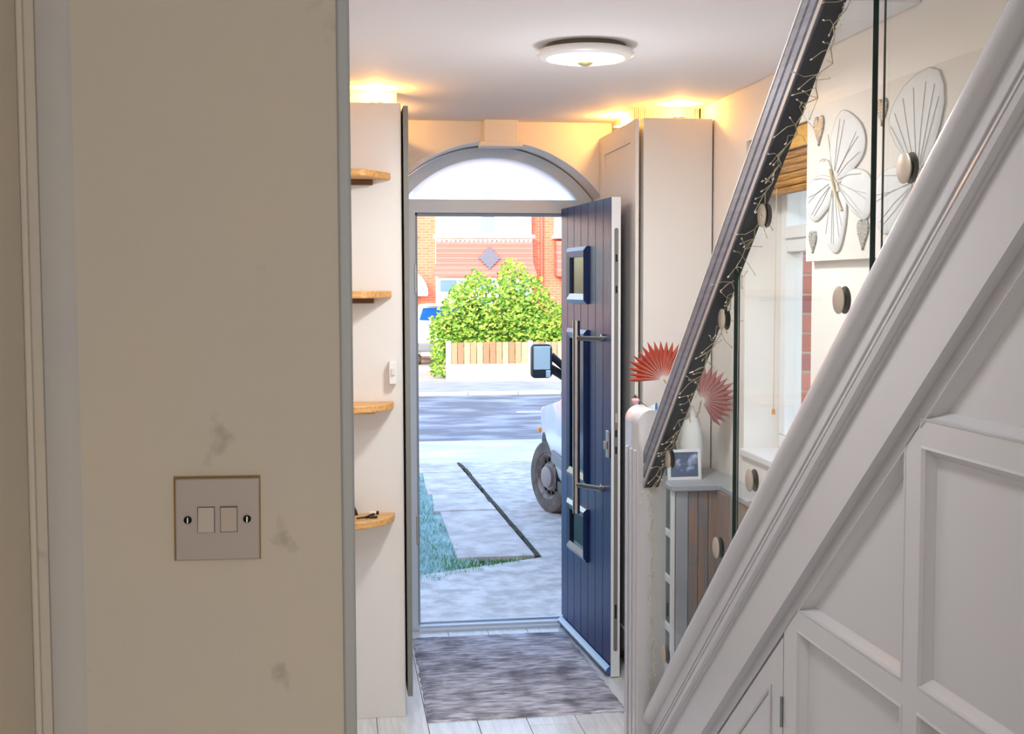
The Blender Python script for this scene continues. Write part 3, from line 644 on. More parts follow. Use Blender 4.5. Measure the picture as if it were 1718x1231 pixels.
bm = N(); lathe(bm, [(0, -.012), (.012, -.008), (.017, .004), (.010, .012), (0, .010)], (1.150, 4.70, 1.21), 12); finish('bloom', bm, mat('pink_petal', S(236, 186, 184), .7), pk, smooth=True)
bm = N(); lathe(bm, [(.012, .010), (.004, .016), (0, .022)], (1.150, 4.70, 1.215), 8); finish('calyx', bm, mat('calyx', S(60, 66, 40), .8), pk); bm = N(); tube(bm, [(1.150, 4.70, 1.225), (1.21, 4.73, 1.18), (1.33, 4.78, 1.14), (1.40, 4.80, 1.12)], .0018, 5); finish('stem', bm, mat('thin_stem', S(120, 110, 80), .8), pk)
bs = thing('dried_stem', (1.40, 4.79, 1.12), 'thin dried stem of pale beads in front of the paler pink palm leaf', 'dried stem')
bm = N(); q = N(); sp = [Vector((1.40-.012*i/3, 4.79-.03*i/9, 1.10+.014*i)) for i in range(10)]; tube(bm, sp, .0012, 4)
for i, v in enumerate(sp): bmesh.ops.create_icosphere(q, subdivisions=1, radius=.0035, matrix=Matrix.Translation(v + Vector((.004*(-1)**i, 0, 0))))
finish('stem', bm, WIRE, bs); tag(finish('beads', q, mat('pale_bead', S(236, 214, 190), .4), bs), kind='stuff')
lf = N(); prism(lf, [(1.19, 1.135), (1.215, 1.185), (1.245, 1.20), (1.25, 1.17), (1.225, 1.135)], 'y', 4.735, 4.737); tag(finish('striped_leaf', lf, mat('striped_leaf', S(214, 226, 236), .6, col2=S(70, 110, 160), scale=40, stretch=(1, 1, .1), lo=.48, hi=.52)), 'small blue and white striped leaf above the newel top', 'leaf')

# ================================================================== BAMBOO BLIND
BB = thing('bamboo_blind', (1.63, 4.29, 2.0), 'golden bamboo roman blind pulled up over the side window', 'blind')
BAM = mat('bamboo', S(198, 146, 76), .6, col2=S(124, 82, 36), scale=14, stretch=(20, .6, 22), bump=.4, bscale=30)
BAML = mat('bamboo_valance', S(216, 170, 84), .55, col2=S(196, 146, 66), scale=10, stretch=(10, 1, 30))
bx('valance', (1.572, WY0+.01, 2.125), (1.584, WY1-.01, 2.196), BAML, BB, .003); bx('headrail', (1.584, WY0+.01, 2.17), (1.62, WY1-.01, 2.198), OAKD, BB)
for i in range(6):
    z = 2.117 - .0235*i
    bm = N(); prism(bm, [(1.574+.004*(i % 2), z), (1.570+.004*(i % 2), z-.008), (1.576+.004*(i % 2), z-.021), (1.60, z-.0225), (1.612, z-.010), (1.60, z+.002)], 'y', WY0+.012, WY1-.012, .002)
    finish('fold', bm, BAM, BB, smooth=True)
bm = N(); tube(bm, [(1.565, 4.305, 2.0), (1.562, 4.305, 1.215)], .0014, 5); cd = finish('cord', bm, mat('cord', S(190, 180, 160), .8), BB)
bm = N(); lathe(bm, [(0, .0), (.007, .002), (.005, .022), (0, .026)], (1.562, 4.305, 1.19), 10); finish('toggle', bm, OAK, cd)

# ================================================================== BUTTERFLY CANVAS (raised relief)
CV = thing('canvas_picture', (1.55, 3.4, 1.73), 'white relief canvas of butterflies and silver hearts on the stair wall', 'canvas')
bx('canvas', (1.53, 2.62, 1.732), (XR-.001, 3.93, 2.218), mat('canvas_cream', S(220, 212, 204), .85, bump=.1, bscale=150), CV, .002)
WING = mat('wing_white', S(210, 209, 209), .6, bump=.2, bscale=60); VEIN = mat('vein_silver', S(186, 181, 174), .5, .3); GLIT = mat('silver_glitter', S(150, 146, 140), .35, .7, col2=S(240, 238, 232), scale=260, bump=1, bscale=260, lo=.45, hi=.6)
GOLDW = mat('gold_body', S(200, 184, 150), .6, .1)
def smoothpoly(p, it=2):
    for _ in range(it):
        q = []
        for i in range(len(p)):
            a, b = p[i], p[(i+1) % len(p)]
            q += [(a[0]*.75+b[0]*.25, a[1]*.75+b[1]*.25), (a[0]*.25+b[0]*.75, a[1]*.25+b[1]*.75)]
        p = q
    return p
def wing(poly, root, nv=5, x=1.53, it=2):
    sp = smoothpoly(poly, it); bm = N(); n = len(sp)
    cy, cz = sum(p[0] for p in sp)/n, sum(p[1] for p in sp)/n
    R = [[bm.verts.new((xx, cy+(p[0]-cy)*s, cz+(p[1]-cz)*s)) for p in sp] for xx, s in ((x, 1), (x-.005, 1), (x-.009, .93), (x-.010, .6))]
    for A, B in zip(R, R[1:]):
        for i in range(n): bm.faces.new((A[i], A[(i+1) % n], B[(i+1) % n], B[i]))
    bm.faces.new(R[-1]); w_ = finish('wing', bm, WING, CV, smooth=True)
    bm = N(); tube(bm, [(x-.005, p[0], p[1]) for p in sp + sp[:1]], .0014, 5)
    far = sorted(sp, key=lambda p: -((p[0]-root[0])**2+(p[1]-root[1])**2))
    for i in range(nv):
        e = far[int(len(far)*.45*i/nv)]; mm = ((root[0]+e[0])/2, (root[1]+e[1])/2+.006*(-1)**i)
        tube(bm, [(x-.0105, root[0]*.85+e[0]*.15, root[1]*.85+e[1]*.15), (x-.0115, *mm), (x-.0105, root[0]*.12+e[0]*.88, root[1]*.12+e[1]*.88)], .0009, 4)
    finish('veins', bm, VEIN, w_)
r1 = (3.685, 1.975)
wing([(3.70, 1.99), (3.735, 2.10), (3.66, 2.185), (3.59, 2.175), (3.475, 2.115), (3.46, 2.04), (3.56, 1.99), (3.66, 1.96)], r1)
wing([(3.70, 1.985), (3.80, 2.005), (3.90, 1.985), (3.925, 1.90), (3.85, 1.85), (3.76, 1.88), (3.68, 1.93)], r1)
wing([(3.69, 1.94), (3.745, 1.86), (3.755, 1.78), (3.66, 1.745), (3.61, 1.80), (3.585, 1.90), (3.63, 1.94)], r1)
wing([(3.65, 1.965), (3.56, 2.005), (3.43, 1.98), (3.40, 1.90), (3.45, 1.835), (3.55, 1.87), (3.63, 1.93)], r1)
bm = N(); tube(bm, [(1.516, 3.70, 2.01), (1.514, 3.68, 1.975), (1.514, 3.645, 1.92), (1.517, 3.61, 1.88)], .006, 8, .7); finish('body', bm, GOLDW, CV, smooth=True)
bm = N(); tube(bm, [(1.52, 3.70, 2.012), (1.522, 3.73, 2.04), (1.522, 3.775, 2.05), (1.522, 3.80, 2.045)], .0016, 5); tube(bm, [(1.52, 3.70, 2.012), (1.522, 3.715, 2.06), (1.522, 3.735, 2.12)], .0016, 5); finish('antennae', bm, VEIN, CV)
r2 = (3.13, 1.93)
wing([(3.17, 1.97), (3.30, 2.06), (3.315, 2.13), (3.20, 2.205), (3.04, 2.218), (2.985, 2.14), (3.03, 2.03), (3.10, 1.96)], r2, 7, it=1)
wing([(3.16, 1.95), (3.26, 1.985), (3.385, 1.965), (3.42, 1.90), (3.38, 1.80), (3.26, 1.80), (3.17, 1.90)], r2, 5)
wing([(3.10, 1.96), (2.98, 2.06), (2.82, 2.10), (2.76, 2.0), (2.85, 1.93), (3.02, 1.92)], r2); wing([(3.12, 1.91), (3.02, 1.90), (2.92, 1.82), (2.98, 1.76), (3.10, 1.77)], r2)
bm = N(); tube(bm, [(1.516, 3.15, 1.97), (1.514, 3.13, 1.93), (1.516, 3.11, 1.88)], .006, 8, .7); finish('body', bm, GOLDW, CV, smooth=True)
def heart(cy, cz, s):
    pts = []
    for i in range(28):
        t = 2*math.pi*i/28; pts.append((cy - s*(16*math.sin(t)**3)/17, cz + s*1.35*(13*math.cos(t)-5*math.cos(2*t)-2*math.cos(3*t)-math.cos(4*t))/17))
    bm = N(); prism(bm, pts, 'x', 1.523, 1.5305, .002, 1); finish('heart', bm, GLIT, CV)
heart(3.822, 2.15, .042); heart(3.862, 1.80, .032); heart(3.478, 1.81, .040); heart(3.36, 2.145, .034)

# ================================================================== OUTSIDE
# own house above and beside the doorway (casts the long winter shade)
OB = brick_mat('own_brick', S(170, 88, 66), S(190, 106, 80), S(190, 180, 168), 1)
bm = N(); box(bm, (-14, 5.76, G-.2), (-.6, 6.05, 5.3)); box(bm, (-.6, 5.76, 2.6), (1.86, 6.05, 5.3)); struct(finish('wall_outer_front', bm, OB), 'brick front of the house the photo is taken in')
bm = N(); prism(bm, [(6.4, 5.15), (6.4, 5.3), (1.2, 8.2), (-4.0, 5.3), (-4.0, 5.15), (1.2, 8.02)], 'x', -14, 2.2); struct(finish('roof', bm, mat('roof_tiles', S(110, 78, 66), .9)), 'tiled roof of the house the photo is taken in')
bm = N(); prism(bm, [(-3.2, G), (5.76, G), (5.76, 5.4), (1.2, 7.95), (-3.2, 5.4)], 'x', -14.0, -13.8); box(bm, (-14, -3.4, G), (1.86, -3.2, 5.5)); box(bm, (1.762, -3.3, 2.62), (1.86, 5.76, 5.5)); struct(finish('wall_outer_sides', bm, OB), 'brick sides and rear of the house the photo is taken in')
CONC = mat('drive_concrete', S(188, 183, 180), .85, col2=S(226, 223, 221), scale=9, bump=.5, bscale=70, detail=10)
SLABM = mat('path_concrete', S(190, 182, 178), .85, col2=S(224, 220, 218), scale=6, bump=.3, bscale=50, detail=10)
TAR = mat('tarmac_frost', S(120, 124, 134), .8, col2=S(196, 204, 216), scale=1.6, stretch=(.7, 1.2, 1), bump=.3, bscale=60, detail=12, lo=.45, hi=.78)
PAVE = mat('pavement', S(176, 172, 170), .85, col2=S(196, 192, 190), scale=2, bump=.2, bscale=60)
FROSTV = mat('frosted_verge', S(200, 202, 210), .8, col2=S(236, 238, 244), scale=2.2, stretch=(.5, 1.2, 1), bump=.3, bscale=40, detail=8)
struct(bx('ground_base', (-60, 6.05, G-.5), (60, 60, G-.06), mat('earth', S(110, 100, 88), .95)), 'bare earth under the street')
bm = N(); prism(bm, [(-14, 6.05), (30, 6.05), (30, 13.72), (1.375, 13.72), (1.47, 8.80), (-.2, 8.0), (-14, 8.0)], 'z', G-.06, G, .0); struct(finish('driveway', bm, CONC), 'pale rough concrete driveway outside the front door')
lb = bx('lawn_soil', (-14, 8.0, G-.06), (.95, 13.72, G-.02), mat('lawn_soil', S(128, 158, 150), .95, col2=S(176, 204, 204), scale=5)); struct(lb, 'frosty soil under the front lawn')
pth = bx('path', (.80, 8.3, G-.06), (1.45, 13.72, G-.03), mat('path_bed', S(70, 66, 58), .95)); struct(pth, 'concrete slab path between lawn and driveway')
ys = [(8.86, 10.70), (10.735, 11.60), (11.64, 12.95), (13.0, 13.70)]
for a, b in ys:
    rt_ = lambda y: 1.455 - .095*(y-8.85)/4.6
    bm = N(); prism(bm, [(.86+random.uniform(-.02, .02), a), (rt_(a)-.03, a), (rt_(b)-.03, b), (.90+random.uniform(-.02, .02), b)], 'z', G-.03, G+random.uniform(.0, .008), .004); finish('slab', bm, SLABM, pth)
# crack between path and drive, filled with moss
bm = N()
pts = [(1.44-.02*math.sin(i*1.3)*random.random()-.0205*i*.23*.9, 8.8+i*.23) for i in range(22)]
for i in range(21):
    (a, b), (c_, d_) = pts[i], pts[i+1]; box(bm, (min(a, c_)-.004-random.random()*.010, b, G-.03), (max(a, c_)+.004+random.random()*.006, d_, G+.006+random.random()*.008))
tag(finish('moss_joint', bm, mat('moss', S(70, 72, 56), .95, col2=S(44, 46, 36), scale=20)), 'dark mossy joint between slab path and driveway', 'moss', kind='stuff')
# lawn blades with frost
bm = N(); rg_ = random.Random(5)
def inlawn(x, y):
    if y < 8.08: return False
    if y < 8.80: return x < .35 + (y-8.0)*1.35 + .06*math.sin(y*30) and x < 1.38
    return x < .86 + .04*math.sin(y*7)
cnt = 0
while cnt < 20000:
    x, y = rg_.uniform(-.6, 1.4), 8.05 + 5.6*rg_.random()**1.5
    if not inlawn(x, y): continue
    a = rg_.uniform(0, 6.28); h_ = rg_.uniform(.02, .05); w_ = .006
    dx, dy = math.cos(a)*w_, math.sin(a)*w_; lx, ly = rg_.uniform(-.03, .03), rg_.uniform(-.03, .03)
    v = [bm.verts.new(p) for p in ((x-dx, y-dy, G-.03), (x+dx, y+dy, G-.03), (x+lx, y+ly, G-.02+h_))]; f = bm.faces.new(v)
    f.material_index = 1 if (y < 8.9 and x > .75 and rg_.random() < .55) or rg_.random() < .10 else (2 if rg_.random() < .45 else 0); cnt += 1
tag(finish('lawn_grass', bm, [mat('frosted_grass', S(150, 196, 196), .8), mat('green_grass', S(92, 150, 70), .8), mat('frost_white', S(206, 230, 234), .7)]), 'frosty blue-green lawn grass left of the path', 'grass', kind='stuff')
# street
struct(bx('verge', (-60, 13.72, G-.06), (60, 15.7, G-.01), FROSTV), 'frosted near pavement across the drive')
struct(bx('road', (-60, 15.7, G-.08), (60, 22.6, G-.05), TAR), 'grey frosty road across the street')
kb = bx('kerb_base', (-60, 22.6, G-.08), (60, 22.75, G-.0), mat('kerb_mortar', S(170, 160, 150), .9)); struct(kb, 'far kerb of the road')
KM = mat('kerbstone', S(214, 198, 184), .85, bump=.3, bscale=20)
for i in range(14): bx('kerb_stone', (-3.1+i*.92, 22.59, G-.06), (-2.2+i*.92, 22.76, G+.012), KM, kb, .01)
struct(bx('pavement', (-60, 22.75, G-.06), (60, 25.7, G-.002), PAVE), 'far pavement in front of the fence')
struct(bx('front_gardens', (-60, 25.7, G-.06), (60, 60, G+.0), mat('far_drive', S(190, 178, 164), .9, col2=S(206, 196, 184), scale=2)), 'paved front drives opposite')
for i, (x, y) in enumerate(((2.85, 19.45), (-1.2, 19.45), (6.9, 19.45))): bx('road_marking', (x, y, G-.05), (x+2.0, y+.12, G-.047), mat('road_paint', S(240, 240, 240), .7), bpy.data.objects['road'])
# fence
FE = thing('fence', (3.5, 25.8, G), 'low pale timber fence with white concrete posts in front of the hedge', 'fence')
FT = [mat('fence_board_a', S(178, 138, 108), .85), mat('fence_board_b', S(158, 118, 90), .85), mat('fence_board_c', S(186, 154, 128), .85)]
CP = mat('concrete_post', S(206, 198, 188), .9)
for x in (2.29, 4.0, 5.8): bx('post', (x, 25.74, G), (x+.105, 25.84, .50), CP, FE, .008)
for x0, x1 in ((2.395, 4.0), (4.105, 5.8)):
    bx('gravel_board', (x0, 25.76, G), (x1, 25.81, .02), CP, FE, .005)
    n_ = int((x1-x0)/.125)
    for i in range(n_): bx('board', (x0+i*(x1-x0)/n_+.006, 25.765+.010*(i % 2), .022), (x0+(i+1)*(x1-x0)/n_-.006, 25.785+.010*(i % 2), .47+random.uniform(-.01, .01)), FT[(0, 1, 2, 0, 2, 1, 1, 0, 2, 1, 0, 2, 2, 0, 1, 2)[i % 16]], FE, .002)
# hedge : leaf cloud
HD = thing('hedge', (3.8, 26.7, G), 'bright yellow-green laurel hedge growing behind the low fence', 'hedge')
def htop(x):
    t = 1.36 + .22*math.sin((x-2.1)*1.15) + .05*math.sin(x*9)
    t += .50*math.exp(-((x-3.82)/.42)**2) + .20*math.exp(-((x-2.95)/.35)**2) - .30*math.exp(-((x-3.40)/.13)**2)
    if x < 2.5: t -= (2.5-x)*1.4
    if x > 4.3: t -= min((x-4.3)*.5, .35)
    return t
leaf = N(); rl = random.Random(9)
for i in range(9000):
    x = rl.uniform(2.05, 6.2); y = 26.1 + rl.random()**1.8*1.1; zt = htop(x) + rl.uniform(-.05, .16)
    z = zt - (zt+.25)*rl.random()**1.3
    if x < 2.3 and z > 1.0 and rl.random() < .6: continue
    c0 = Vector((x, y + .18*math.sin(x*5+z*4), z)); L = rl.uniform(.07, .12); a = rl.uniform(0, 6.28); el = rl.uniform(-.5, 1.0)
    u = Vector((math.cos(a)*math.cos(el), -abs(math.sin(a))*math.cos(el)*.8, math.sin(el))).normalized(); s = u.cross(Vector((rl.uniform(-.4, .4), -1, rl.uniform(-.3, .6)))).normalized()*L*.26
    b0, m1, m2, tp = c0, c0+u*L*.5+s, c0+u*L*.5-s, c0+u*L; n_ = u.cross(s).normalized()*.012
    v = [leaf.verts.new(p) for p in (b0, m1, tp, m2)]; mid_ = leaf.verts.new(c0+u*L*.5+n_)
    k_ = rl.choice((0, 0, 1, 1, 2))
    for q in ((v[0], v[1], mid_), (v[1], v[2], mid_), (v[2], v[3], mid_), (v[3], v[0], mid_)): leaf.faces.new(q).material_index = k_
tag(finish('foliage', leaf, [mat('leaf_a', S(128, 172, 60), .5), mat('leaf_b', S(176, 196, 84), .5), mat('leaf_c', S(84, 136, 44), .5)], HD), kind='stuff')
st = N()
for i in range(26):
    x = 2.3+i*.15; tube(st, [(x, 26.9, G), (x+rl.uniform(-.1, .1), 26.8, .5), (x+rl.uniform(-.2, .2), 26.7, htop(x)-.2)], .014, 5, .4)
finish('stems', st, mat('hedge_stem', S(92, 74, 48), .9), HD)
bm = N(); prism(bm, [(2.35, .1), (2.3, .9)] + [(2.45+i*.15, htop(2.45+i*.15)-.45) for i in range(25)] + [(6.1, .1)], 'y', 26.75, 27.1); finish('shade_core', bm, mat('hedge_shade', S(52, 84, 26), .9, col2=S(80, 112, 36), scale=9, bump=1, bscale=18), HD)  # solid slab whose dark green stands for shade inside the hedge
# ---- house opposite
HO = thing('house_opposite', (4, 34.6, G), 'red brick house opposite with a white bay window and tile-hung apron', 'house')
RB = brick_mat('far_brick', S(198, 112, 92), S(186, 100, 82), S(204, 138, 118), 1)
bx('wall', (-6, 34.6, G), (14, 35.0, 6.5), RB, HO)
bm = N(); prism(bm, [(34.2, 6.3), (34.2, 6.5), (38.6, 9.6), (43, 6.5), (43, 6.3), (38.6, 9.4)], 'x', -6.4, 14.4); finish('roof', bm, mat('far_roof', S(120, 84, 74), .9), HO)
BX0, BX1 = 2.80, 5.42; BYF = 34.15
bw = bx('bay', (BX0, BYF+.05, G), (BX1, 34.6, 4.6), mat('bay_white', S(238, 236, 232), .7), HO)
PW = mat('net_curtain_pane', S(226, 232, 238), .2); PD = mat('dark_blue_pane', S(92, 124, 150), .1); PB = mat('light_blue_pane', S(190, 214, 232), .12)
def win(x0, x1, z0, z1, m): f = bx('window_frame', (x0, BYF, z0), (x1, BYF+.06, z1), UPVC, HO, .005); bx('pane', (x0+.05, BYF-.006, z0+.05), (x1-.05, BYF+.01, z1-.05), m, f)
for x0, x1, m in ((2.82, 3.40, PW), (3.40, 3.97, PW), (3.97, 4.44, PD), (4.44, 5.02, PB), (5.02, 5.40, PW)): win(x0, x1, 3.03, 4.4, m)
for x0, x1 in ((2.84, 3.40), (3.40, 3.90), (3.90, 4.45), (4.45, 5.0), (5.0, 5.40)):
    win(x0, x1, .62, 1.42, PB); win(x0, x1, 1.42, 1.84, PD)
bx('sill', (2.70, BYF-.10, 2.93), (5.50, BYF+.05, 3.02), mat('sill_white', S(244, 244, 244), .6), HO, .008)
TL = [mat('tile_a', S(206, 112, 104), .8), mat('tile_b', S(196, 100, 94), .8)]
zt = 2.84
for j in range(14):
    za, zb = zt-j*.067, zt-(j+1)*.067-.012; fl_ = .018*j + max(0, j-9)*.02
    bm = N(); sp = max(0, j-8)*.018
    prism(bm, [(BYF-.01-fl_*.55, za), (BYF-.01-fl_*.55-.03, zb), (BYF-fl_*.55, zb), (BYF+.03, za)], 'x', 2.80-sp-.02, 5.42+sp+.02); finish('tile_course', bm, TL[j % 2], HO)
bm = N()
for i in range(21):
    x = 2.82+i*.125; prism(bm, [(x, 2.90), (x+.125, 2.90), (x+.0625, 2.80)], 'y', BYF-.035, BYF-.015)
finish('scalloped_edge', bm, mat('lead_flashing', S(150, 160, 176), .6), HO)
dm = mat('slate_diamond', S(96, 98, 116), .7)
for j in range(9):
    hw = .30*(1-abs(j-4)/4.6); zc = 2.39+(j-4)*.066
    bm = N(); box(bm, (4.23-hw, BYF-.20+.010*j, zc-.036), (4.23+hw, BYF-.02, zc+.032), .004); finish('diamond_tile', bm, dm, HO)
bm = N(); tube(bm, [(5.76, 34.53, 6.2), (5.76, 34.53, G)], .045, 10); finish('downpipe', bm, mat('painted_pipe', S(206, 96, 84), .6), HO)
bx('neighbour_sill', (6.05, 34.1, 2.93), (9, 34.6, 3.02), mat('sill_white2', S(240, 240, 240), .6), HO); bx('neighbour_bay', (6.12, 34.2, 3.02), (9, 34.6, 4.6), UPVC, HO)
for j in range(8): bm = N(); prism(bm, [(34.2-.01*j, 2.86-j*.12), (34.16-.01*j, 2.86-(j+1)*.12-.01), (34.6, 2.86-(j+1)*.12), (34.6, 2.86-j*.12)], 'x', 6.12, 9); finish('neighbour_tile_course', bm, TL[j % 2], HO)
bx('left_window', (.6, 34.5, 3.0), (2.20, 34.6, 4.4), UPVC, HO, .01); bx('left_sill', (.55, 34.44, 2.95), (2.28, 34.6, 3.02), UPVC, HO, .01)
bm = N(); prism(bm, [(1.2, 1.36)] + [(1.85+.70*math.cos(t), 1.42+.68*math.sin(t)) for t in [math.pi*(1-i/16) for i in range(17)]] + [(2.53, 1.36)], 'y', 34.0, 34.6, .02); finish('arched_canopy', bm, mat('canopy_white', S(246, 246, 246), .6), HO)
bx('porch_door', (1.45, 34.52, G), (2.25, 34.6, 1.7), mat('far_door', S(150, 60, 54), .5), HO, .01)
# ---- neighbour wall seen through the side window
struct(bx('wall_neighbour', (9.0, 2, G), (9.2, 16, 2.4), brick_mat('nb_brick', S(196, 104, 84), S(180, 88, 70), S(206, 190, 176), 1, 'YZ')), 'neighbouring brick wall beyond the side window')

# ---- vehicles
def carbody(stations, mats, name, parent):
    """stations: (y, halfwidth_low, z_low, halfwidth_belt, z_belt, halfwidth_top, z_top)"""
    bm = N(); rings = []
    for y, wl, z0, wb, zb, wt, zt in stations:
        h = zb-z0
        ring = [(-wl*.94, z0), (-wl, z0+h*.12), (-wb-.01, z0+h*.55), (-wb, zb-.02), (-wt-(wb-wt)*.12, zb+(zt-zb)*.55 if zt-zb > .1 else zb), (-wt+.06*(zt-zb > .1), zt-.02), (-wt*.6, zt+.012)]
        ring = ring + [(-x, z) for x, z in ring[::-1]]
        rings.append([bm.verts.new((x, y, z)) for x, z in ring])
    n = len(rings[0])
    for A, B in zip(rings, rings[1:]):
        for i in range(n): bm.faces.new((A[i], A[(i+1) % n], B[(i+1) % n], B[i]))
    bm.faces.new(rings[0]); bm.faces.new(rings[-1][::-1])
    return finish(name, bm, mats, parent, smooth=True)
def wheel(parent, c, R, W, side, rim, name='wheel', steer=0, holes=True):
    """wheel with outer face towards side*x"""
    a = math.radians(steer)
    rot = Matrix.Translation(Vector(c)) @ Matrix.Rotation(a, 4, 'Z')
    def lt(prof, n=36): b = N(); lathe(b, [(r, side*h) for r, h in prof], (0, 0, 0), n, 'x'); bmesh.ops.transform(b, matrix=rot, verts=b.verts[:]); return b
    o = finish(name, lt([(R*.62, 0), (R*.66, .012), (R*.90, .016), (R*.98, .0), (R, -.03), (R, -W+.03), (R*.95, -W), (R*.6, -W)]), RUBBER, parent, smooth=True)
    finish('rim', lt([(R*.64, .004), (R*.62, .008), (R*.58, -.004), (R*.50, -.045), (R*.42, -.03), (R*.36, -.006), (R*.18, 0), (0, .004)]), rim, o, smooth=True)
    if holes:
        b = N()
        for k in range(14):
            t = 2*math.pi*k/14; bmesh.ops.create_cone(b, cap_ends=True, segments=8, radius1=R*.05, radius2=R*.05, depth=.02, matrix=rot @ Matrix.Translation((side*-.026, R*.455*math.cos(t), R*.455*math.sin(t))) @ Matrix.Rotation(math.pi/2, 4, 'Y'))
        finish('rim_holes', b, BLACK, o)
        finish('hub_cap', lt([(R*.30, -.004), (R*.29, .018), (R*.18, .028), (0, .03)]), mat('hub_grey', S(150, 140, 140), .5), o, smooth=True)
    return o
VW = mat('van_white', S(224, 232, 242), .25, coat=.5); VG = mat('vehicle_glass', S(40, 60, 84), .05)
# van: local origin on the ground under the front-left wheel's outer face, +y to the nose, +x to its right side
VAN = thing('van', (1.78, 10.55, G), 'white van parked on the driveway behind the open front door', 'van', rot=(0, 0, math.radians(-1)))
HWD = .88
vs = [(-3.2, .80, .30, .87, 1.05, .78, 1.80), (-1.6, .82, .28, .88, 1.05, .80, 1.84), (-1.15, .82, .28, .88, 1.05, .78, 1.80), (-.78, .82, .28, .88, 1.04, .70, 1.46), (-.42, .82, .28, .88, 1.0, .62, 1.10), (-.2, .82, .28, .88, .97, .64, 1.02), (.25, .83, .30, .86, .90, .64, .95), (.55, .80, .26, .80, .78, .60, .84), (.72, .70, .28, .70, .62, .56, .70), (.80, .55, .32, .56, .5, .5, .56)]
vb = carbody(vs, [VW], 'body', VAN)
bpy.context.view_layer.update()
for v in vb.data.vertices: v.co.x += HWD
for yy in (0, -2.55):
    bm = N(); lathe(bm, [(0, -.3), (.385, -.3), (.385, .30), (0, .30)], (0, yy, .31), 40, 'x'); cc = finish('cutter', bm, VW, VAN); cc.parent = None
    cc.location = (0, 0, 0)
    vb.parent = None; vb.matrix_world = Matrix(); cut(vb, [cc]); vb.parent = VAN
for yy in (0, -2.55):
    bm = N(); lathe(bm, [(.387, .02), (.387, .30), (0, .30)], (0.02, yy, .31), 36, 'x'); bmesh.ops.delete(bm, geom=[v for v in bm.verts if v.co.z < .24], context='VERTS'); finish('wheel_arch_liner', bm, BLACK, VAN)
RIMB = mat('rusty_steel_rim', S(150, 138, 136), .5, .3, col2=S(120, 96, 84), scale=20)
wheel(VAN, (.03, 0, .31), .312, .19, -1, RIMB, steer=20); wheel(VAN, (.03, -2.55, .31), .312, .19, -1, RIMB); wheel(VAN, (1.73, 0, .31), .312, .19, 1, RIMB, holes=False); wheel(VAN, (1.73, -2.55, .31), .312, .19, 1, RIMB, holes=False)
bm = N(); prism(bm, [(-.62, 1.06), (-1.95, 1.08), (-1.95, 1.62), (-1.22, 1.66), (-.98, 1.50)], 'x', .035, .05); bmesh.ops.rotate(bm, verts=bm.verts[:], cent=(.035, 0, 1.06), matrix=Matrix.Rotation(math.radians(6), 3, 'Y')); finish('side_window', bm, VG, VAN)
bm = N(); v = [bm.verts.new(p) for p in ((HWD-.66, -.46, 1.135), (HWD+.66, -.46, 1.135), (HWD+.70, -1.13, 1.78), (HWD-.70, -1.13, 1.78))]; bm.faces.new(v); bmesh.ops.solidify(bm, geom=bm.faces[:], thickness=.01); bmesh.ops.translate(bm, verts=bm.verts[:], vec=(0, .03, .03)); finish('windscreen', bm, VG, VAN)
bx('rubbing_strip', (-.012, -2.1, .50), (.02, -.45, .60), mat('grey_plastic', S(120, 124, 130), .6), VAN, .008); bx('sill_trim', (.04, -2.1, .26), (.08, -.45, .34), mat('black_trim', S(50, 52, 56), .6), VAN, .008)
mo = N(); box(mo, (-.225, -.83, 1.22), (-.055, -.72, 1.49), .035, 4); mo_ = finish('wing_mirror', mo, mat('mirror_black', S(34, 42, 50), .45), VAN, smooth=True)
bm = N(); box(bm, (-.21, -.836, 1.29), (-.075, -.828, 1.475), .004); finish('mirror_glass', bm, mat('wing_mirror_glass', S(206, 222, 226), .04, 1), mo_); bm = N(); box(bm, (-.115, -.837, 1.23), (-.072, -.829, 1.285), .004); finish('blind_spot_glass', bm, mat('wing_mirror_glass2', S(206, 222, 226), .04, 1), mo_)
bm = N(); tube(bm, [(-.07, -.77, 1.30), (.06, -.76, 1.22)], .035, 8); tube(bm, [(-.06, -.77, 1.40), (.05, -.76, 1.30)], .03, 8); finish('mirror_arm', bm, BLACK, mo_)
bx('headlamp', (.06, .40, .68), (.32, .62, .86), mat('lamp_lens', S(220, 226, 232), .1), VAN, .03); bx('bumper', (.10, .58, .27), (1.66, .84, .50), mat('bumper_grey', S(96, 100, 106), .6), VAN, .05); bx('indicator', (-.008, .28, .66), (.02, .36, .70), mat('amber', S(226, 150, 60), .3), VAN, .006)
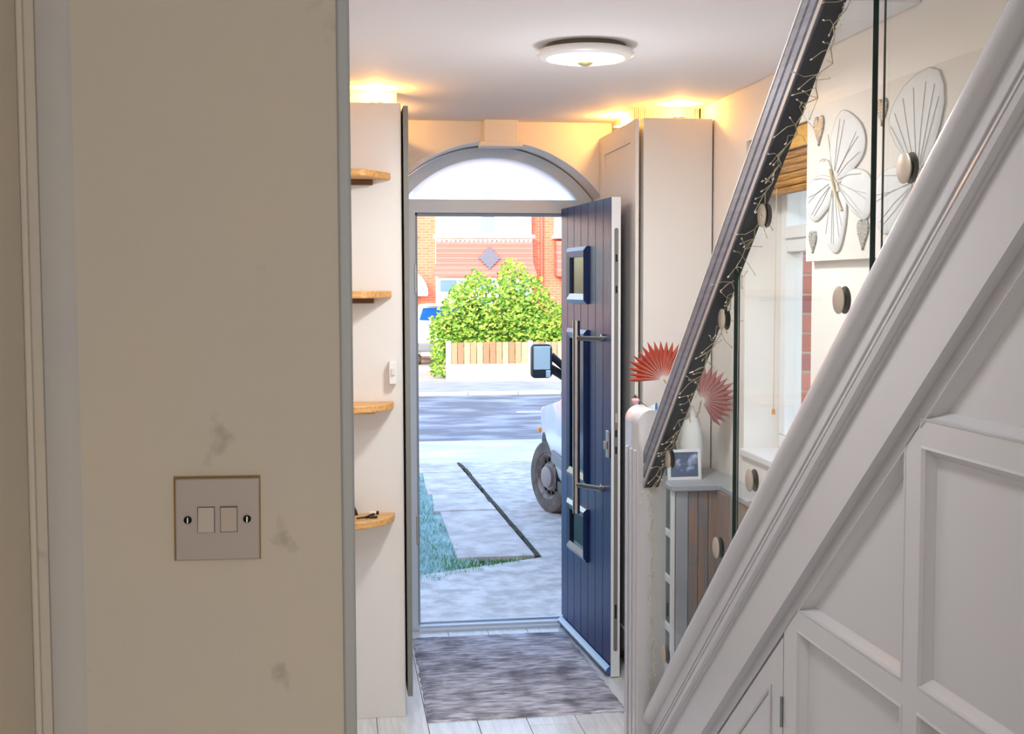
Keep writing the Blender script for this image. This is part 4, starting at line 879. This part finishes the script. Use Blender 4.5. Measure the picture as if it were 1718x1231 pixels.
# SUV opposite, seen from behind; local origin ground centre, -y is its rear
CAR = thing('car', (2.77, 30.25, G), 'white estate car parked opposite, rear end beside the hedge', 'car', rot=(0, 0, 0))
cs = [(.0, .78, .34, .80, .86, .70, .90), (.06, .84, .30, .86, .98, .70, 1.02), (.14, .87, .28, .89, 1.05, .74, 1.08), (.52, .88, .28, .90, 1.04, .66, 1.42), (.9, .88, .28, .90, 1.0, .66, 1.47), (1.8, .88, .28, .90, .98, .66, 1.48), (2.4, .88, .28, .90, .95, .62, 1.32), (2.8, .87, .28, .89, .92, .68, .97), (3.4, .84, .3, .84, .78, .6, .8), (3.65, .7, .34, .7, .6, .5, .62)]
cb = carbody(cs, [mat('car_white', S(240, 242, 246), .25, coat=.4)], 'body', CAR)
bm = N(); v = [bm.verts.new(p) for p in ((-.72, .12, 1.10), (.72, .12, 1.10), (.60, .46, 1.385), (-.60, .46, 1.385))]; bm.faces.new(v); bmesh.ops.solidify(bm, geom=bm.faces[:], thickness=.01); bmesh.ops.translate(bm, verts=bm.verts[:], vec=(0, -.012, .012)); finish('rear_window', bm, mat('rear_glass', S(40, 110, 190), .05), CAR)
bm = N(); prism(bm, [(.34, 1.44), (.34, 1.48), (.62, 1.49), (.62, 1.45)], 'x', -.60, .60, .01); finish('roof_spoiler', bm, mat('car_white2', S(240, 242, 246), .3), CAR)
GB = mat('bumper_cladding', S(120, 122, 126), .6); bx('rear_bumper', (-.86, -.10, .34), (.86, .10, .56), GB, CAR, .05); bx('diffuser', (-.7, -.07, .24), (.7, .1, .36), mat('silver_diffuser', S(170, 172, 176), .4), CAR, .03)
for s in (-1, 1):
    bx('tail_lamp', (s*.88-.08, .03, .84), (s*.88+.02, .2, .97), mat('tail_red', S(206, 60, 60), .25), CAR, .02); wheel(CAR, (s*.86, .75, .33), .335, .22, s, mat('alloy'+str(s), S(90, 90, 94), .4, .6), holes=False); wheel(CAR, (s*.86, 2.9, .33), .335, .22, s, mat('alloyf'+str(s), S(90, 90, 94), .4, .6), holes=False)
bx('number_plate', (-.27, -.008, .70), (.27, .05, .81), mat('yellow_plate', S(236, 220, 120), .5), CAR, .004)
